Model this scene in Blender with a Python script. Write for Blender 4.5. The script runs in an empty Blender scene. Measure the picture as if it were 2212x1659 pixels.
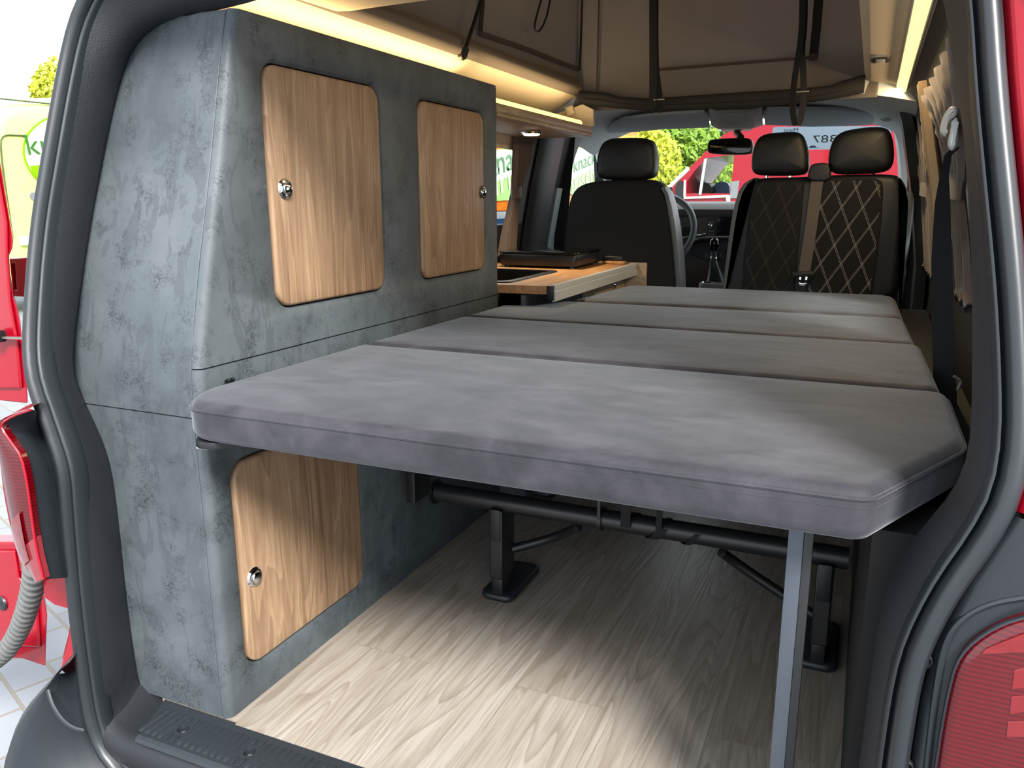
import bpy, bmesh, math, random
from mathutils import Vector, Matrix, noise
from mathutils.geometry import tessellate_polygon
random.seed(7)
PI = math.pi
SC = bpy.context.scene
COL = SC.collection
sin, cos = math.sin, math.cos

# ------------------------------------------------------------------ camera
EYE = Vector((0, 0, 0.95)); FPX = 1719.06
def cam_axes():
    yaw, pitch, roll = 0.41738, 0.22768, -0.002742
    fw = Vector((-sin(yaw) * cos(pitch), cos(yaw) * cos(pitch), -sin(pitch)))
    r0 = Vector((cos(yaw), sin(yaw), 0)); u0 = r0.cross(fw)
    return r0 * cos(roll) + u0 * sin(roll), -r0 * sin(roll) + u0 * cos(roll), fw
RT, UP, FW = cam_axes()
cd = bpy.data.cameras.new('camera'); cam = bpy.data.objects.new('camera', cd); COL.objects.link(cam)
cd.sensor_fit = 'HORIZONTAL'; cd.sensor_width = 36.0; cd.lens = 36.0 * FPX / 2212.0
cd.clip_start = 0.02; cd.clip_end = 300
M = Matrix((RT, UP, -FW)).transposed().to_4x4(); M.translation = EYE
cam.matrix_world = M
SC.camera = cam
def at(px, py, axis, val):
    """world point on the plane axis = val seen at photo pixel (px, py)"""
    d = RT * (px - 1106) - UP * (py - 829.5) + FW * FPX
    i = 'xyz'.index(axis)
    return EYE + d * ((val - EYE[i]) / d[i])

# ------------------------------------------------------------------ materials
MATS = {}
class N:
    def __init__(s, name):
        m = bpy.data.materials.new(name); m.use_nodes = True
        s.m = m; s.t = m.node_tree; s.n = s.t.nodes; s.l = s.t.links
        s.b = s.n['Principled BSDF']; MATS[name] = m
        s.tc = s.n.new('ShaderNodeTexCoord')
    def mapping(s, sc=(1, 1, 1), rot=(0, 0, 0), loc=(0, 0, 0)):
        n = s.n.new('ShaderNodeMapping'); n.inputs['Scale'].default_value = sc
        n.inputs['Rotation'].default_value = rot; n.inputs['Location'].default_value = loc
        s.l.new(s.tc.outputs['Object'], n.inputs['Vector']); return n.outputs['Vector']
    def noise(s, vec, scale, detail=4, rough=.55, dist=0):
        n = s.n.new('ShaderNodeTexNoise'); n.inputs['Scale'].default_value = scale
        n.inputs['Detail'].default_value = detail; n.inputs['Roughness'].default_value = rough
        n.inputs['Distortion'].default_value = dist
        if vec is not None: s.l.new(vec, n.inputs['Vector'])
        return n.outputs['Fac']
    def ramp(s, fac, stops):
        n = s.n.new('ShaderNodeValToRGB'); e = n.color_ramp.elements
        while len(e) < len(stops): e.new(.5)
        for i, (p, c) in enumerate(stops):
            e[i].position = p; e[i].color = (*c, 1) if len(c) == 3 else c
        s.l.new(fac, n.inputs['Fac']); return n.outputs['Color']
    def mix(s, fac, a, b, mode='MIX'):
        n = s.n.new('ShaderNodeMix'); n.data_type = 'RGBA'; n.blend_type = mode
        for sock, v in ((n.inputs[0], fac), (n.inputs[6], a), (n.inputs[7], b)):
            if isinstance(v, bpy.types.NodeSocket): s.l.new(v, sock)
            elif isinstance(v, (int, float)): sock.default_value = v
            else: sock.default_value = (*v, 1)
        return n.outputs[2]
    def math(s, op, a, b=0.0):
        n = s.n.new('ShaderNodeMath'); n.operation = op
        for i, v in enumerate((a, b)):
            if isinstance(v, bpy.types.NodeSocket): s.l.new(v, n.inputs[i])
            else: n.inputs[i].default_value = v
        return n.outputs[0]
    def bump(s, h, strength=.2, dist=.01):
        n = s.n.new('ShaderNodeBump'); n.inputs['Strength'].default_value = strength
        n.inputs['Distance'].default_value = dist
        s.l.new(h, n.inputs['Height']); s.l.new(n.outputs['Normal'], s.b.inputs['Normal'])
    def set(s, **kw):
        nm = dict(col='Base Color', rough='Roughness', metal='Metallic', coat='Coat Weight', coatr='Coat Roughness', sheen='Sheen Weight',
                  sheenr='Sheen Roughness', sheent='Sheen Tint', spec='Specular IOR Level', em='Emission Color', ems='Emission Strength', trans='Transmission Weight', alpha='Alpha', ior='IOR')
        for k, v in kw.items():
            i = s.b.inputs[nm[k]]
            if isinstance(v, bpy.types.NodeSocket): s.l.new(v, i)
            elif isinstance(v, (tuple, list)): i.default_value = (*v, 1) if len(v) == 3 else v
            else: i.default_value = v
        return s
def lin(r, g, b):
    f = lambda c: (c / 255 / 12.92) if c / 255 <= .04045 else ((c / 255 + .055) / 1.055) ** 2.4
    return (f(r), f(g), f(b))
def plain(name, col, rough=.5, metal=0, nscale=60, nstr=.05, var=.12, **kw):
    n = N(name); v = n.mapping((1, 1, 1)); f = n.noise(v, nscale, 3)
    c = n.mix(f, tuple(x * (1 - var) for x in col), tuple(min(1, x * (1 + var)) for x in col))
    n.set(col=c, rough=rough, metal=metal, **kw)
    if nstr: n.bump(f, nstr, .002)
    return n

# grey concrete-look laminate
n = N('concrete'); v = n.mapping((1, 1, 1)); vs = n.mapping((3.2, 3.2, 1.0), (.5, .35, .3))
big = n.noise(v, 3.2, 6, .62, .4); fine = n.noise(v, 260, 3, .7); sm = n.noise(vs, 5.5, 5, .6, 1.2); spot = n.noise(v, 14, 8, .75, .2)
c = n.ramp(big, [(.3, lin(62, 68, 72)), (.5, lin(80, 87, 91)), (.72, lin(95, 101, 105))])
s2 = n.ramp(sm, [(.53, (0, 0, 0)), (.545, (.45, .45, .45)), (.64, (.5, .5, .5)), (.655, (0, 0, 0))])
c = n.mix(s2, c, lin(68, 74, 79))
s3 = n.ramp(spot, [(.49, (0, 0, 0)), (.64, (1, 1, 1))]); f2 = n.ramp(fine, [(.42, (0, 0, 0)), (.6, (1, 1, 1))])
c = n.mix(n.math('MULTIPLY', n.math('MULTIPLY', s3, f2), .8), c, lin(34, 38, 41))
n.set(col=c, rough=.52, spec=.35); n.bump(fine, .12, .001)

def oak(name, axis, cols, rough=.45):
    n = N(name); sc = [22, 22, 22]; sc['xyz'.index(axis)] = 1.3
    v = n.mapping(tuple(sc)); sc2 = [5, 5, 5]; sc2['xyz'.index(axis)] = .55; v2 = n.mapping(tuple(sc2)); sc3 = [160, 160, 160]; sc3['xyz'.index(axis)] = 9
    v3 = n.mapping(tuple(sc3))
    a = n.noise(v, 1.6, 6, .6, .6); b = n.noise(v2, 2.2, 3, .5, 1.0); f = n.noise(v3, 1.0, 3, .6)
    w = n.math('FRACT', n.math('MULTIPLY', b, 9.0)); w = n.ramp(w, [(0, (0, 0, 0)), (.5, (.35, .35, .35)), (.93, (1, 1, 1)), (1, (0, 0, 0))])
    t = n.math('ADD', n.math('MULTIPLY', a, .6), n.math('MULTIPLY', w, .17)); t = n.math('ADD', t, .02); t = n.math('ADD', t, n.math('MULTIPLY', b, .2))
    c = n.ramp(t, [(.28, cols[0]), (.5, cols[1]), (.72, cols[2])])
    fr = n.ramp(f, [(.42, (1, 1, 1)), (.56, (0, 0, 0))])
    c = n.mix(n.math('MULTIPLY', n.math('SUBTRACT', 1.0, fr), .28), c, cols[0])
    n.set(col=c, rough=rough, spec=.4); n.bump(f, .22, .0015)
    return n
oak('oak_door', 'z', (lin(116, 90, 68), lin(152, 123, 96), lin(180, 150, 119)))
oak('oak_top', 'y', (lin(138, 98, 62), lin(178, 132, 88), lin(203, 160, 112)), .35)
oak('oak_grey', 'y', (lin(120, 104, 86), lin(160, 140, 116), lin(190, 170, 144)), .4)

# floor: pale oak planks running forward
n = N('floor_oak'); v = n.mapping((1, 1, 1), (0, 0, PI / 2))
bk = n.n.new('ShaderNodeTexBrick'); n.l.new(v, bk.inputs['Vector'])
for k, val in (('Scale', 1.0), ('Brick Width', 1.3), ('Row Height', .19), ('Mortar Size', .0012), ('Mortar Smooth', .1), ('Bias', 0)): bk.inputs[k].default_value = val
bk.inputs['Color1'].default_value = (0, 0, 0, 1); bk.inputs['Color2'].default_value = (1, 1, 1, 1); bk.inputs['Mortar'].default_value = (.5, .5, .5, 1)
cb = n.n.new('ShaderNodeCombineXYZ'); n.l.new(bk.outputs['Color'], cb.inputs['Z'])
def addv(n, a, b, sc):
    m1 = n.n.new('ShaderNodeVectorMath'); m1.operation = 'MULTIPLY_ADD'; n.l.new(b, m1.inputs[0]); m1.inputs[1].default_value = (sc, sc, sc); n.l.new(a, m1.inputs[2]); return m1.outputs[0]
va = addv(n, n.mapping((9, .8, 9)), cb.outputs[0], 7.0); vb = addv(n, n.mapping((170, 6, 170)), cb.outputs[0], 9.0)
a = n.noise(va, .9, 2, .45, .5); f = n.noise(vb, 1.0, 4, .65); vw = addv(n, n.mapping((30, 2.2, 30)), cb.outputs[0], 5.0); a2 = n.noise(vw, 1.0, 5, .6, .4)
w = n.math('FRACT', n.math('MULTIPLY', a, 17.0)); w = n.ramp(w, [(0, (.0, .0, .0)), (.6, (.3, .3, .3)), (.92, (1, 1, 1)), (1, (0, 0, 0))])
t = n.math('ADD', n.math('MULTIPLY', a2, .55), n.math('MULTIPLY', bk.outputs['Color'], .16))
c = n.ramp(t, [(.2, lin(146, 135, 122)), (.42, lin(170, 161, 150)), (.62, lin(186, 179, 170))])
c = n.mix(n.math('MULTIPLY', w, .55), c, lin(124, 110, 96))
fr = n.ramp(f, [(.45, (0, 0, 0)), (.62, (1, 1, 1))]); c = n.mix(n.math('MULTIPLY', fr, .36), c, lin(116, 103, 90))
c = n.mix(n.math('MULTIPLY', bk.outputs['Fac'], .25), c, lin(120, 104, 88))
n.set(col=c, rough=.34, spec=.45); n.bump(n.math('ADD', f, n.math('MULTIPLY', w, -.7)), .18, .002)

# mattress velour
n = N('velour'); v = n.mapping((1, 1, 1)); big = n.noise(n.mapping((5, 9, 5)), 1.5, 5, .6, .6); fine = n.noise(v, 520, 2, .6); mid = n.noise(n.mapping((12, 20, 12)), 1.0, 4, .6)
c = n.ramp(big, [(.32, lin(32, 31, 36)), (.52, lin(48, 47, 53)), (.68, lin(70, 68, 75))])
c = n.mix(.4, c, n.ramp(mid, [(.38, lin(30, 28, 32)), (.62, lin(68, 65, 70))]))
c = n.mix(n.math('MULTIPLY', fine, .3), c, lin(38, 37, 42))
n.set(col=c, rough=.68, sheen=.35, sheenr=.4, sheent=(.8, .86, .92), spec=.32)
wr = n.noise(n.mapping((3, 4.5, 3)), 1.7, 2, .45, .6)
n.bump(n.math('ADD', n.math('MULTIPLY', fine, .10), wr), .35, .010)

def leather(name, col, rough=.5, scale=420, bs=.25, **kw):
    n = N(name); vo = n.n.new('ShaderNodeTexVoronoi'); vo.inputs['Scale'].default_value = scale; n.l.new(n.mapping(), vo.inputs['Vector'])
    f = n.noise(n.mapping(), 7, 3); n.set(col=n.mix(f, tuple(x * .85 for x in col), tuple(x * 1.15 for x in col)), rough=rough, **kw)
    n.bump(vo.outputs['Distance'], bs, .0015); return n
leather('trim_black', lin(31, 33, 37), .46, spec=.5)
leather('seat_leather', lin(22, 24, 27), .42, 500)
leather('seat_side', lin(84, 90, 94), .40, 500)  # bolster leather, its colour lightened to carry windscreen light; wheel rim shares it
plain('seat_suede', lin(11, 12, 14), .85, nscale=300)
plain('headrest_black', lin(11, 13, 15), .5, nscale=260, nstr=.04)
plain('rubber', lin(28, 32, 36), .40, nscale=30, nstr=.12, spec=.7)
plain('plastic_black', lin(34, 38, 43), .42, nscale=400, nstr=.06, spec=.5)
plain('plastic_dark', lin(24, 26, 28), .5, nscale=200)
plain('step_plastic', lin(38, 43, 48), .5, nscale=120, nstr=.1, var=.25)
plain('bed_steel', lin(26, 28, 31), .38, nscale=120, nstr=.03)
plain('dash_plastic', lin(86, 80, 76), .55, nscale=300)
plain('dash_dark', lin(44, 45, 48), .5, nscale=300)
plain('headliner_cream', lin(205, 190, 165), .9, nscale=500, nstr=.08, var=.05)
plain('headliner_grey', lin(200, 206, 207), .9, nscale=500, nstr=.06, var=.05)
plain('visor_grey', lin(150, 157, 160), .85, nscale=500, nstr=.06, var=.05)
plain('console_grey', lin(125, 128, 124), .7, nscale=400, var=.05)
plain('wall_dark', lin(38, 36, 36), .75, nscale=200, var=.2)
plain('lining_dark', lin(8, 9, 10), .8, nscale=200, var=.2)
plain('wall_beige', lin(150, 128, 98), .8, nscale=300, var=.08)
plain('pillar_grey', lin(140, 146, 148), .6, nscale=300, var=.05)
plain('aluminium', lin(206, 209, 208), .38, metal=.25, nscale=90, nstr=.02, var=.05)
plain('post_grey', lin(72, 78, 86), .4, metal=.3, nscale=150, nstr=.02, var=.05)
plain('chrome', lin(220, 222, 225), .07, metal=1, nscale=10, nstr=0, var=.02)
plain('steel_dull', lin(150, 148, 140), .45, metal=.8, nscale=80)
plain('red_paint', lin(150, 0, 26), .32, nscale=8, nstr=0, var=.05, coat=.45, coatr=.05, spec=.3)
plain('white_plastic', lin(205, 200, 190), .4, nscale=200, nstr=0, var=.03)
plain('strap_black', lin(7, 10, 16), .8, nscale=400, nstr=.2)
plain('belt_grey', lin(92, 84, 78), .7, nscale=400, nstr=.2)
plain('belt_black', lin(28, 28, 31), .7, nscale=400, nstr=.2)
plain('canvas_dark', lin(66, 56, 50), .9, nscale=300)
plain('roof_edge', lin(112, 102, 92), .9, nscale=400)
plain('roll_dark', lin(40, 40, 40), .9, nscale=300)
plain('stitch', lin(170, 170, 170), .7, nscale=300, nstr=0)
plain('stitch_dark', lin(70, 68, 70), .7, nscale=300, nstr=0)
plain('hose_grey', lin(96, 98, 96), .55, nscale=90, var=.3)
plain('hob_black', lin(20, 20, 21), .35, nscale=200, nstr=.03)
plain('glass_black', lin(8, 9, 10), .06, nscale=20, nstr=0)
plain('screen', lin(16, 19, 26), .15, nscale=20, nstr=0)
plain('sink_steel', lin(120, 112, 100), .18, metal=1, nscale=30, nstr=0)
plain('sign_white', lin(225, 232, 238), .5, nscale=30, nstr=0, var=.02)
plain('sign_grey', lin(96, 104, 102), .5, nscale=30, nstr=0)
plain('sign_blue', lin(40, 70, 130), .5, nscale=30, nstr=0)
n = N('canvas'); a = n.noise(n.mapping((1, 1, 1)), 700, 2, .7); b = n.noise(n.mapping((5, 5, 1.2)), 1.8, 4, .55, .6)
n.set(col=n.mix(a, lin(112, 106, 101), lin(158, 151, 145)), rough=.9, spec=.1); n.bump(n.math('ADD', n.math('MULTIPLY', a, .05), b), .55, .02)
tl = n.n.new('ShaderNodeBsdfTranslucent'); tl.inputs['Color'].default_value = (*lin(150, 142, 134), 1); mx = n.n.new('ShaderNodeMixShader'); mx.inputs[0].default_value = .42
n.l.new(n.b.outputs[0], mx.inputs[1]); n.l.new(tl.outputs[0], mx.inputs[2]); n.l.new(mx.outputs[0], n.n['Material Output'].inputs['Surface'])
n = N('curtain'); a = n.noise(n.mapping((300, 300, 60)), 1.0, 2, .6); n.set(col=n.mix(a, lin(70, 57, 51), lin(92, 77, 69)), rough=.75, sheen=.2); n.bump(a, .1, .001)
n = N('lens_red'); wv = n.n.new('ShaderNodeTexWave'); wv.wave_type = 'BANDS'; wv.bands_direction = 'Z'; wv.inputs['Scale'].default_value = 55; n.l.new(n.mapping(), wv.inputs['Vector'])
n.set(col=n.mix(wv.outputs['Fac'], lin(70, 0, 6), lin(94, 1, 10)), rough=.2, coat=.4, coatr=.05); n.bump(wv.outputs['Fac'], .06, .001)
plain('lens_clear', lin(128, 44, 50), .12, nscale=40, nstr=0, coat=1.0)
plain('lens_bright', lin(116, 2, 10), .12, nscale=40, nstr=0, coat=1.0, var=.3)
n = MATS['sign_white'].node_tree; b_ = n.nodes['Principled BSDF']; tl = n.nodes.new('ShaderNodeBsdfTranslucent'); tl.inputs['Color'].default_value = (*lin(215, 226, 235), 1); mx = n.nodes.new('ShaderNodeMixShader'); mx.inputs[0].default_value = .6
n.links.new(b_.outputs[0], mx.inputs[1]); n.links.new(tl.outputs[0], mx.inputs[2]); n.links.new(mx.outputs[0], n.nodes['Material Output'].inputs['Surface'])
# ground pavers
n = N('pavers'); v = n.mapping((1, 1, 1), (0, 0, .35)); dn = n.noise(v, 9, 2)
bk = n.n.new('ShaderNodeTexBrick'); n.l.new(v, bk.inputs['Vector'])
for k, val in (('Scale', 1.0), ('Brick Width', .22), ('Row Height', .13), ('Mortar Size', .006), ('Mortar Smooth', .2)): bk.inputs[k].default_value = val
bk.inputs['Color1'].default_value = (*lin(118, 121, 126), 1); bk.inputs['Color2'].default_value = (*lin(134, 137, 142), 1); bk.inputs['Mortar'].default_value = (*lin(120, 112, 96), 1)
f = n.noise(v, 120, 4, .7); n.set(col=n.mix(n.math('MULTIPLY', f, .4), bk.outputs['Color'], lin(120, 122, 126)), rough=.85); n.bump(n.math('SUBTRACT', 1.0, bk.outputs['Fac']), .6, .01)
# leaves
def leafmat(name, a, b):
    n = N(name); oi = n.n.new('ShaderNodeTexNoise'); oi.inputs['Scale'].default_value = 3.0; n.l.new(n.mapping(), oi.inputs['Vector'])
    n.set(col=n.mix(oi.outputs['Fac'], a, b), rough=.55, trans=0.0)
    return n
leafmat('leaf_green', lin(70, 110, 30), lin(150, 180, 40)); leafmat('leaf_dark', lin(46, 84, 34), lin(110, 150, 44)); leafmat('leaf_yellow', lin(150, 170, 30), lin(206, 204, 60))
plain('bark', lin(92, 76, 58), .9, nscale=30, nstr=.5)
# delivery van graphics colours
plain('print_green', lin(116, 172, 0), .3, nscale=2, nstr=0, var=.1, coat=.5)
plain('print_lime', lin(216, 232, 130), .3, nscale=2, nstr=0, var=.2, coat=.5)
plain('print_white', lin(206, 214, 190), .3, nscale=2, nstr=0, var=.02, coat=.5)
plain('print_letter_green', lin(44, 112, 40), .35, nscale=2, nstr=0)
n = N('print_orange'); a = n.noise(n.mapping((1, 1, 1)), 1.6, 5, .6, .8)
n.set(col=n.ramp(a, [(.3, lin(200, 66, 8)), (.5, lin(222, 112, 6)), (.66, lin(232, 160, 24)), (.8, lin(214, 76, 26))]), rough=.3, coat=.5)
plain('print_yellow', lin(250, 214, 20), .3, nscale=2, nstr=0, var=.1)
plain('truck_blue', lin(60, 120, 180), .4, nscale=4, nstr=0, var=.2)
plain('truck_grey', lin(120, 124, 128), .5, nscale=20, nstr=0)
plain('line_dark', lin(70, 84, 40), .5, nscale=20, nstr=0)
plain('tyre', lin(26, 26, 28), .8)
def emit(name, col, s):
    n = N(name); n.set(col=col, em=col, ems=s, rough=.5); return n
emit('led_warm', (1.0, .78, .22), .75); emit('led_spot', (1.0, .85, .6), 1.5)
# window glass: see-through with a little reflection
n = N('glass'); tr = n.n.new('ShaderNodeBsdfTransparent'); gl = n.n.new('ShaderNodeBsdfGlossy'); gl.inputs['Roughness'].default_value = .02
tr.inputs['Color'].default_value = (.93, .97, .95, 1)
mx = n.n.new('ShaderNodeMixShader'); lw = n.n.new('ShaderNodeLayerWeight'); lw.inputs['Blend'].default_value = .5
n.l.new(n.math('ADD', n.math('MULTIPLY', n.math('POWER', lw.outputs['Facing'], 4.0), .3), .03), mx.inputs[0]); n.l.new(tr.outputs[0], mx.inputs[1]); n.l.new(gl.outputs[0], mx.inputs[2])
n.l.new(mx.outputs[0], n.n['Material Output'].inputs['Surface'])

# ------------------------------------------------------------------ mesh building
class MB:
    def __init__(s): s.v = []; s.f = []; s.mi = []; s.sm = []
    def add(s, vs, fs, mi=0, smooth=False):
        o = len(s.v); s.v += [Vector(p) for p in vs]
        for f in fs: s.f.append([i + o for i in f]); s.mi.append(mi); s.sm.append(smooth)
        return s
    def box(s, x0, x1, y0, y1, z0, z1, b=0, mi=0, seg=2):
        bm = bmesh.new()
        r = bmesh.ops.create_cube(bm, size=1)
        for v in bm.verts: v.co = Vector(((x0 + x1) / 2 + v.co.x * (x1 - x0), (y0 + y1) / 2 + v.co.y * (y1 - y0), (z0 + z1) / 2 + v.co.z * (z1 - z0)))
        if b: bmesh.ops.bevel(bm, geom=list(bm.edges), offset=b, segments=seg, affect='EDGES', profile=.5)
        return s.bm(bm, mi, bool(b))
    def bm(s, bm, mi=0, smooth=False):
        bm.verts.index_update(); s.add([v.co.copy() for v in bm.verts], [[v.index for v in f.verts] for f in bm.faces], mi, smooth); bm.free(); return s
    def obox(s, c, ax, hs, b=0, mi=0):
        """box with centre c, axes ax (3 vectors), half sizes hs"""
        k = len(s.v); s.box(-hs[0], hs[0], -hs[1], hs[1], -hs[2], hs[2], b, mi)
        c = Vector(c); ax = [Vector(a).normalized() for a in ax]
        for i in range(k, len(s.v)):
            p = s.v[i]; s.v[i] = c + ax[0] * p.x + ax[1] * p.y + ax[2] * p.z
        return s
    def beam(s, a, b, w, h, up=(0, 0, 1), bev=0, mi=0):
        a = Vector(a); b = Vector(b); d = (b - a); z = d.normalized(); x = z.cross(Vector(up)).normalized(); y = x.cross(z)
        return s.obox((a + b) / 2, (x, y, z), (w / 2, h / 2, d.length / 2), bev, mi)
    def loft(s, rings, closed=True, cap0=True, cap1=True, mi=0, smooth=True):
        k = len(rings[0]); vs = [p for r in rings for p in r]; fs = []
        for i in range(len(rings) - 1):
            for j in range(k if closed else k - 1):
                a = i * k + j; b = i * k + (j + 1) % k; fs.append([a, b, b + k, a + k])
        s.add(vs, fs, mi, smooth)
        if closed and cap0: s.add(rings[0], [list(range(k))[::-1]], mi, False)
        if closed and cap1: s.add(rings[-1], [list(range(k))], mi, False)
        return s
    def tube(s, pts, r, n=10, mi=0, caps=True, closed=False):
        pts = [Vector(p) for p in pts]; rr = r if isinstance(r, (list, tuple)) else [r] * len(pts); rings = []; up = None
        for i, p in enumerate(pts):
            a = pts[i - 1] if i or closed else p; b = pts[(i + 1) % len(pts)] if i < len(pts) - 1 or closed else p
            d = (b - a).normalized()
            if up is None: up = d.orthogonal().normalized()
            up = (up - d * up.dot(d)); up = up.normalized() if up.length > 1e-6 else d.orthogonal().normalized()
            w = d.cross(up); rings.append([p + (up * cos(2 * PI * j / n) + w * sin(2 * PI * j / n)) * rr[i] for j in range(n)])
        if closed: rings.append(rings[0])
        return s.loft(rings, True, caps and not closed, caps and not closed, mi)
    def lathe(s, c, axis, prof, n=28, mi=0):
        c = Vector(c); z = Vector(axis).normalized(); x = z.orthogonal().normalized(); y = z.cross(x)
        return s.loft([[c + z * h + (x * cos(2 * PI * j / n) + y * sin(2 * PI * j / n)) * max(r, 1e-5) for j in range(n)] for r, h in prof], True, True, True, mi)
    def poly(s, loops, mi=0, flip=False):
        """planar polygon with holes (loops of 3D points)"""
        vs = [Vector(p) for l in loops for p in l]; t = tessellate_polygon([[Vector(p) for p in l] for l in loops])
        return s.add(vs, [list(x)[::-1] if flip else list(x) for x in t], mi)
    def prism(s, loop, d, mi=0, holes=()):
        """extrude a planar polygon (with holes) by vector d"""
        d = Vector(d); loop = [Vector(p) for p in loop]; hs = [[Vector(p) for p in h] for h in holes]
        s.poly([loop] + hs, mi); s.poly([[p + d for p in l] for l in [loop] + hs], mi, True)
        for l in [loop] + hs:
            k = len(l); s.add(l + [p + d for p in l], [[i, (i + 1) % k, (i + 1) % k + k, i + k] for i in range(k)], mi)
        return s
    def build(s, name, mat, parent=None, mats=(), bevel=0, subsurf=0, angle=.6):
        me = bpy.data.meshes.new(name); me.from_pydata([tuple(p) for p in s.v], [], s.f); me.update()
        for p, i in zip(me.polygons, s.mi): p.material_index = i; p.use_smooth = True
        bm = bmesh.new(); bm.from_mesh(me); bmesh.ops.remove_doubles(bm, verts=bm.verts, dist=1e-5); bmesh.ops.recalc_face_normals(bm, faces=bm.faces)
        bm.to_mesh(me); bm.free()
        me.materials.append(MATS[mat])
        for m in mats: me.materials.append(MATS[m])
        try: me.set_sharp_from_angle(angle=angle)
        except Exception: pass
        o = bpy.data.objects.new(name, me); COL.objects.link(o)
        if parent is not None:
            o.parent = parent; o.matrix_parent_inverse = WINV.get(parent.name, Matrix.Identity(4))
        if bevel:
            md = o.modifiers.new('bevel', 'BEVEL'); md.width = bevel; md.segments = 2; md.limit_method = 'ANGLE'; md.angle_limit = .7
        if subsurf:
            md = o.modifiers.new('sub', 'SUBSURF'); md.levels = subsurf; md.render_levels = subsurf
        return o
WINV = {}
def tag(o, label, cat, group=None, kind=None):
    o['label'] = label; o['category'] = cat
    if group: o['group'] = group
    if kind: o['kind'] = kind
    return o
def thing(name, label, cat, base, group=None):
    o = bpy.data.objects.new(name, None); COL.objects.link(o); o.location = base; o.empty_display_size = .05
    WINV[o.name] = Matrix.Translation(-Vector(base)); return tag(o, label, cat, group)
def struct(o):
    o['kind'] = 'structure'; return o
def rrect(u0, u1, v0, v1, r, n=8):
    """rounded rectangle loop in 2D"""
    out = []
    for cx, cy, a0 in ((u1 - r, v1 - r, 0), (u0 + r, v1 - r, PI / 2), (u0 + r, v0 + r, PI), (u1 - r, v0 + r, 3 * PI / 2)):
        for i in range(n + 1):
            a = a0 + PI / 2 * i / n; out.append((cx + r * cos(a), cy + r * sin(a)))
    return out
def lerp(a, b, t): return a + (b - a) * t
def interp(tab, x):
    if x <= tab[0][0]: return tab[0][1]
    for (a, va), (b, vb) in zip(tab, tab[1:]):
        if x <= b: return lerp(va, vb, (x - a) / (b - a))
    return tab[-1][1]
def resample(pts, n):
    pts = [Vector(p) for p in pts]; L = [0]
    for a, b in zip(pts, pts[1:]): L.append(L[-1] + (b - a).length)
    out = []
    for i in range(n):
        t = L[-1] * i / (n - 1); k = 0
        while k < len(L) - 2 and L[k + 1] < t: k += 1
        d = L[k + 1] - L[k]; out.append(pts[k].lerp(pts[k + 1], 0 if d < 1e-9 else (t - L[k]) / d))
    return out
def smooth(pts, n=2, closed=False):
    pts = [Vector(p) for p in pts]
    for _ in range(n):
        o = [] if closed else [pts[0]]; rng = range(len(pts)) if closed else range(len(pts) - 1)
        for i in rng:
            a, b = pts[i], pts[(i + 1) % len(pts)]; o += [a.lerp(b, .25), a.lerp(b, .75)]
        if not closed: o.append(pts[-1])
        pts = o
    return pts
def pillow(outline, axis, d0, d1, r, seg=4, inset0=None, puff=0):
    """rounded slab: 2D outline (u,v) in the plane across `axis`, extruded d0..d1 with rounded rims of radius r. returns rings"""
    k = len(outline); cu = sum(p[0] for p in outline) / k; cv = sum(p[1] for p in outline) / k
    nrm = []
    for i in range(k):
        a = Vector(outline[i - 1]); b = Vector(outline[(i + 1) % k]); t = (b - a); t = t.normalized() if t.length > 1e-9 else Vector((1, 0)); nrm.append(Vector((t.y, -t.x)))
    area = sum(outline[i][0] * outline[(i + 1) % k][1] - outline[(i + 1) % k][0] * outline[i][1] for i in range(k))
    sg = 1 if area > 0 else -1
    def ring(ins, d):
        o = []
        for p, nn in zip(outline, nrm):
            q = Vector(p) - nn * sg * ins
            o.append({'x': (d, q.x, q.y), 'y': (q.x, d, q.y), 'z': (q.x, q.y, d)}[axis])
        return o
    s = 1 if d1 > d0 else -1; rings = []
    for i in range(seg + 1):
        a = PI / 2 * i / seg; rings.append(ring(r * (1 - sin(a)), d0 + s * r * (1 - cos(a))))
    for i in range(seg + 1):
        a = PI / 2 * i / seg; rings.append(ring(r * (1 - cos(a)), d1 - s * r * (1 - sin(a))))
    if puff:
        base = rings[-1]; c = sum((Vector(p) for p in base), Vector()) / k; ax = 'xyz'.index(axis)
        for t in (.12, .3, .55, .8, .95):
            rr = []
            for p in base:
                q = Vector(p).lerp(c, t); q[ax] = d1 + s * puff * (1 - (1 - t) ** 2.2); rr.append(q)
            rings.append(rr)
    return rings
def text_mesh(txt, size, ext=.0):
    cu = bpy.data.curves.new('t', 'FONT'); cu.body = txt; cu.size = size; cu.extrude = ext; cu.align_x = 'CENTER'
    o = bpy.data.objects.new('t', cu); COL.objects.link(o); dg = bpy.context.evaluated_depsgraph_get(); dg.update()
    me = bpy.data.meshes.new_from_object(o.evaluated_get(dg)); vs = [v.co.copy() for v in me.vertices]; fs = [list(p.vertices) for p in me.polygons]
    bpy.data.objects.remove(o); bpy.data.curves.remove(cu); bpy.data.meshes.remove(me); return vs, fs
def yc(z): return .985 if z < .67 else .985 + .275 * (z - .67)
CX = -.59
WTAB = [(-.15, .78), (.3, .80), (.6, .81), (.75, .80), (1.0, .755), (1.25, .70), (1.42, .60)]
def wl(z): return CX - interp(WTAB, z)
def wr(z): return CX + interp(WTAB, z)
# ================================================================== van shell (setting)
struct(MB().prism([(-1.0, .986, 0), (-1.0, .979, 0), (.10, .979, 0), (.24, 1.2, 0), (.24, 4.55, 0), (-1.42, 4.55, 0), (-1.42, 1.3, 0), (-1.19, 1.1, 0), (-1.19, .986, 0)], (0, 0, -.04)).build('floor', 'floor_oak'))
struct(MB().box(-30, 12, -4, 40, -.66, -.6).build('ground', 'pavers'))

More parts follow.
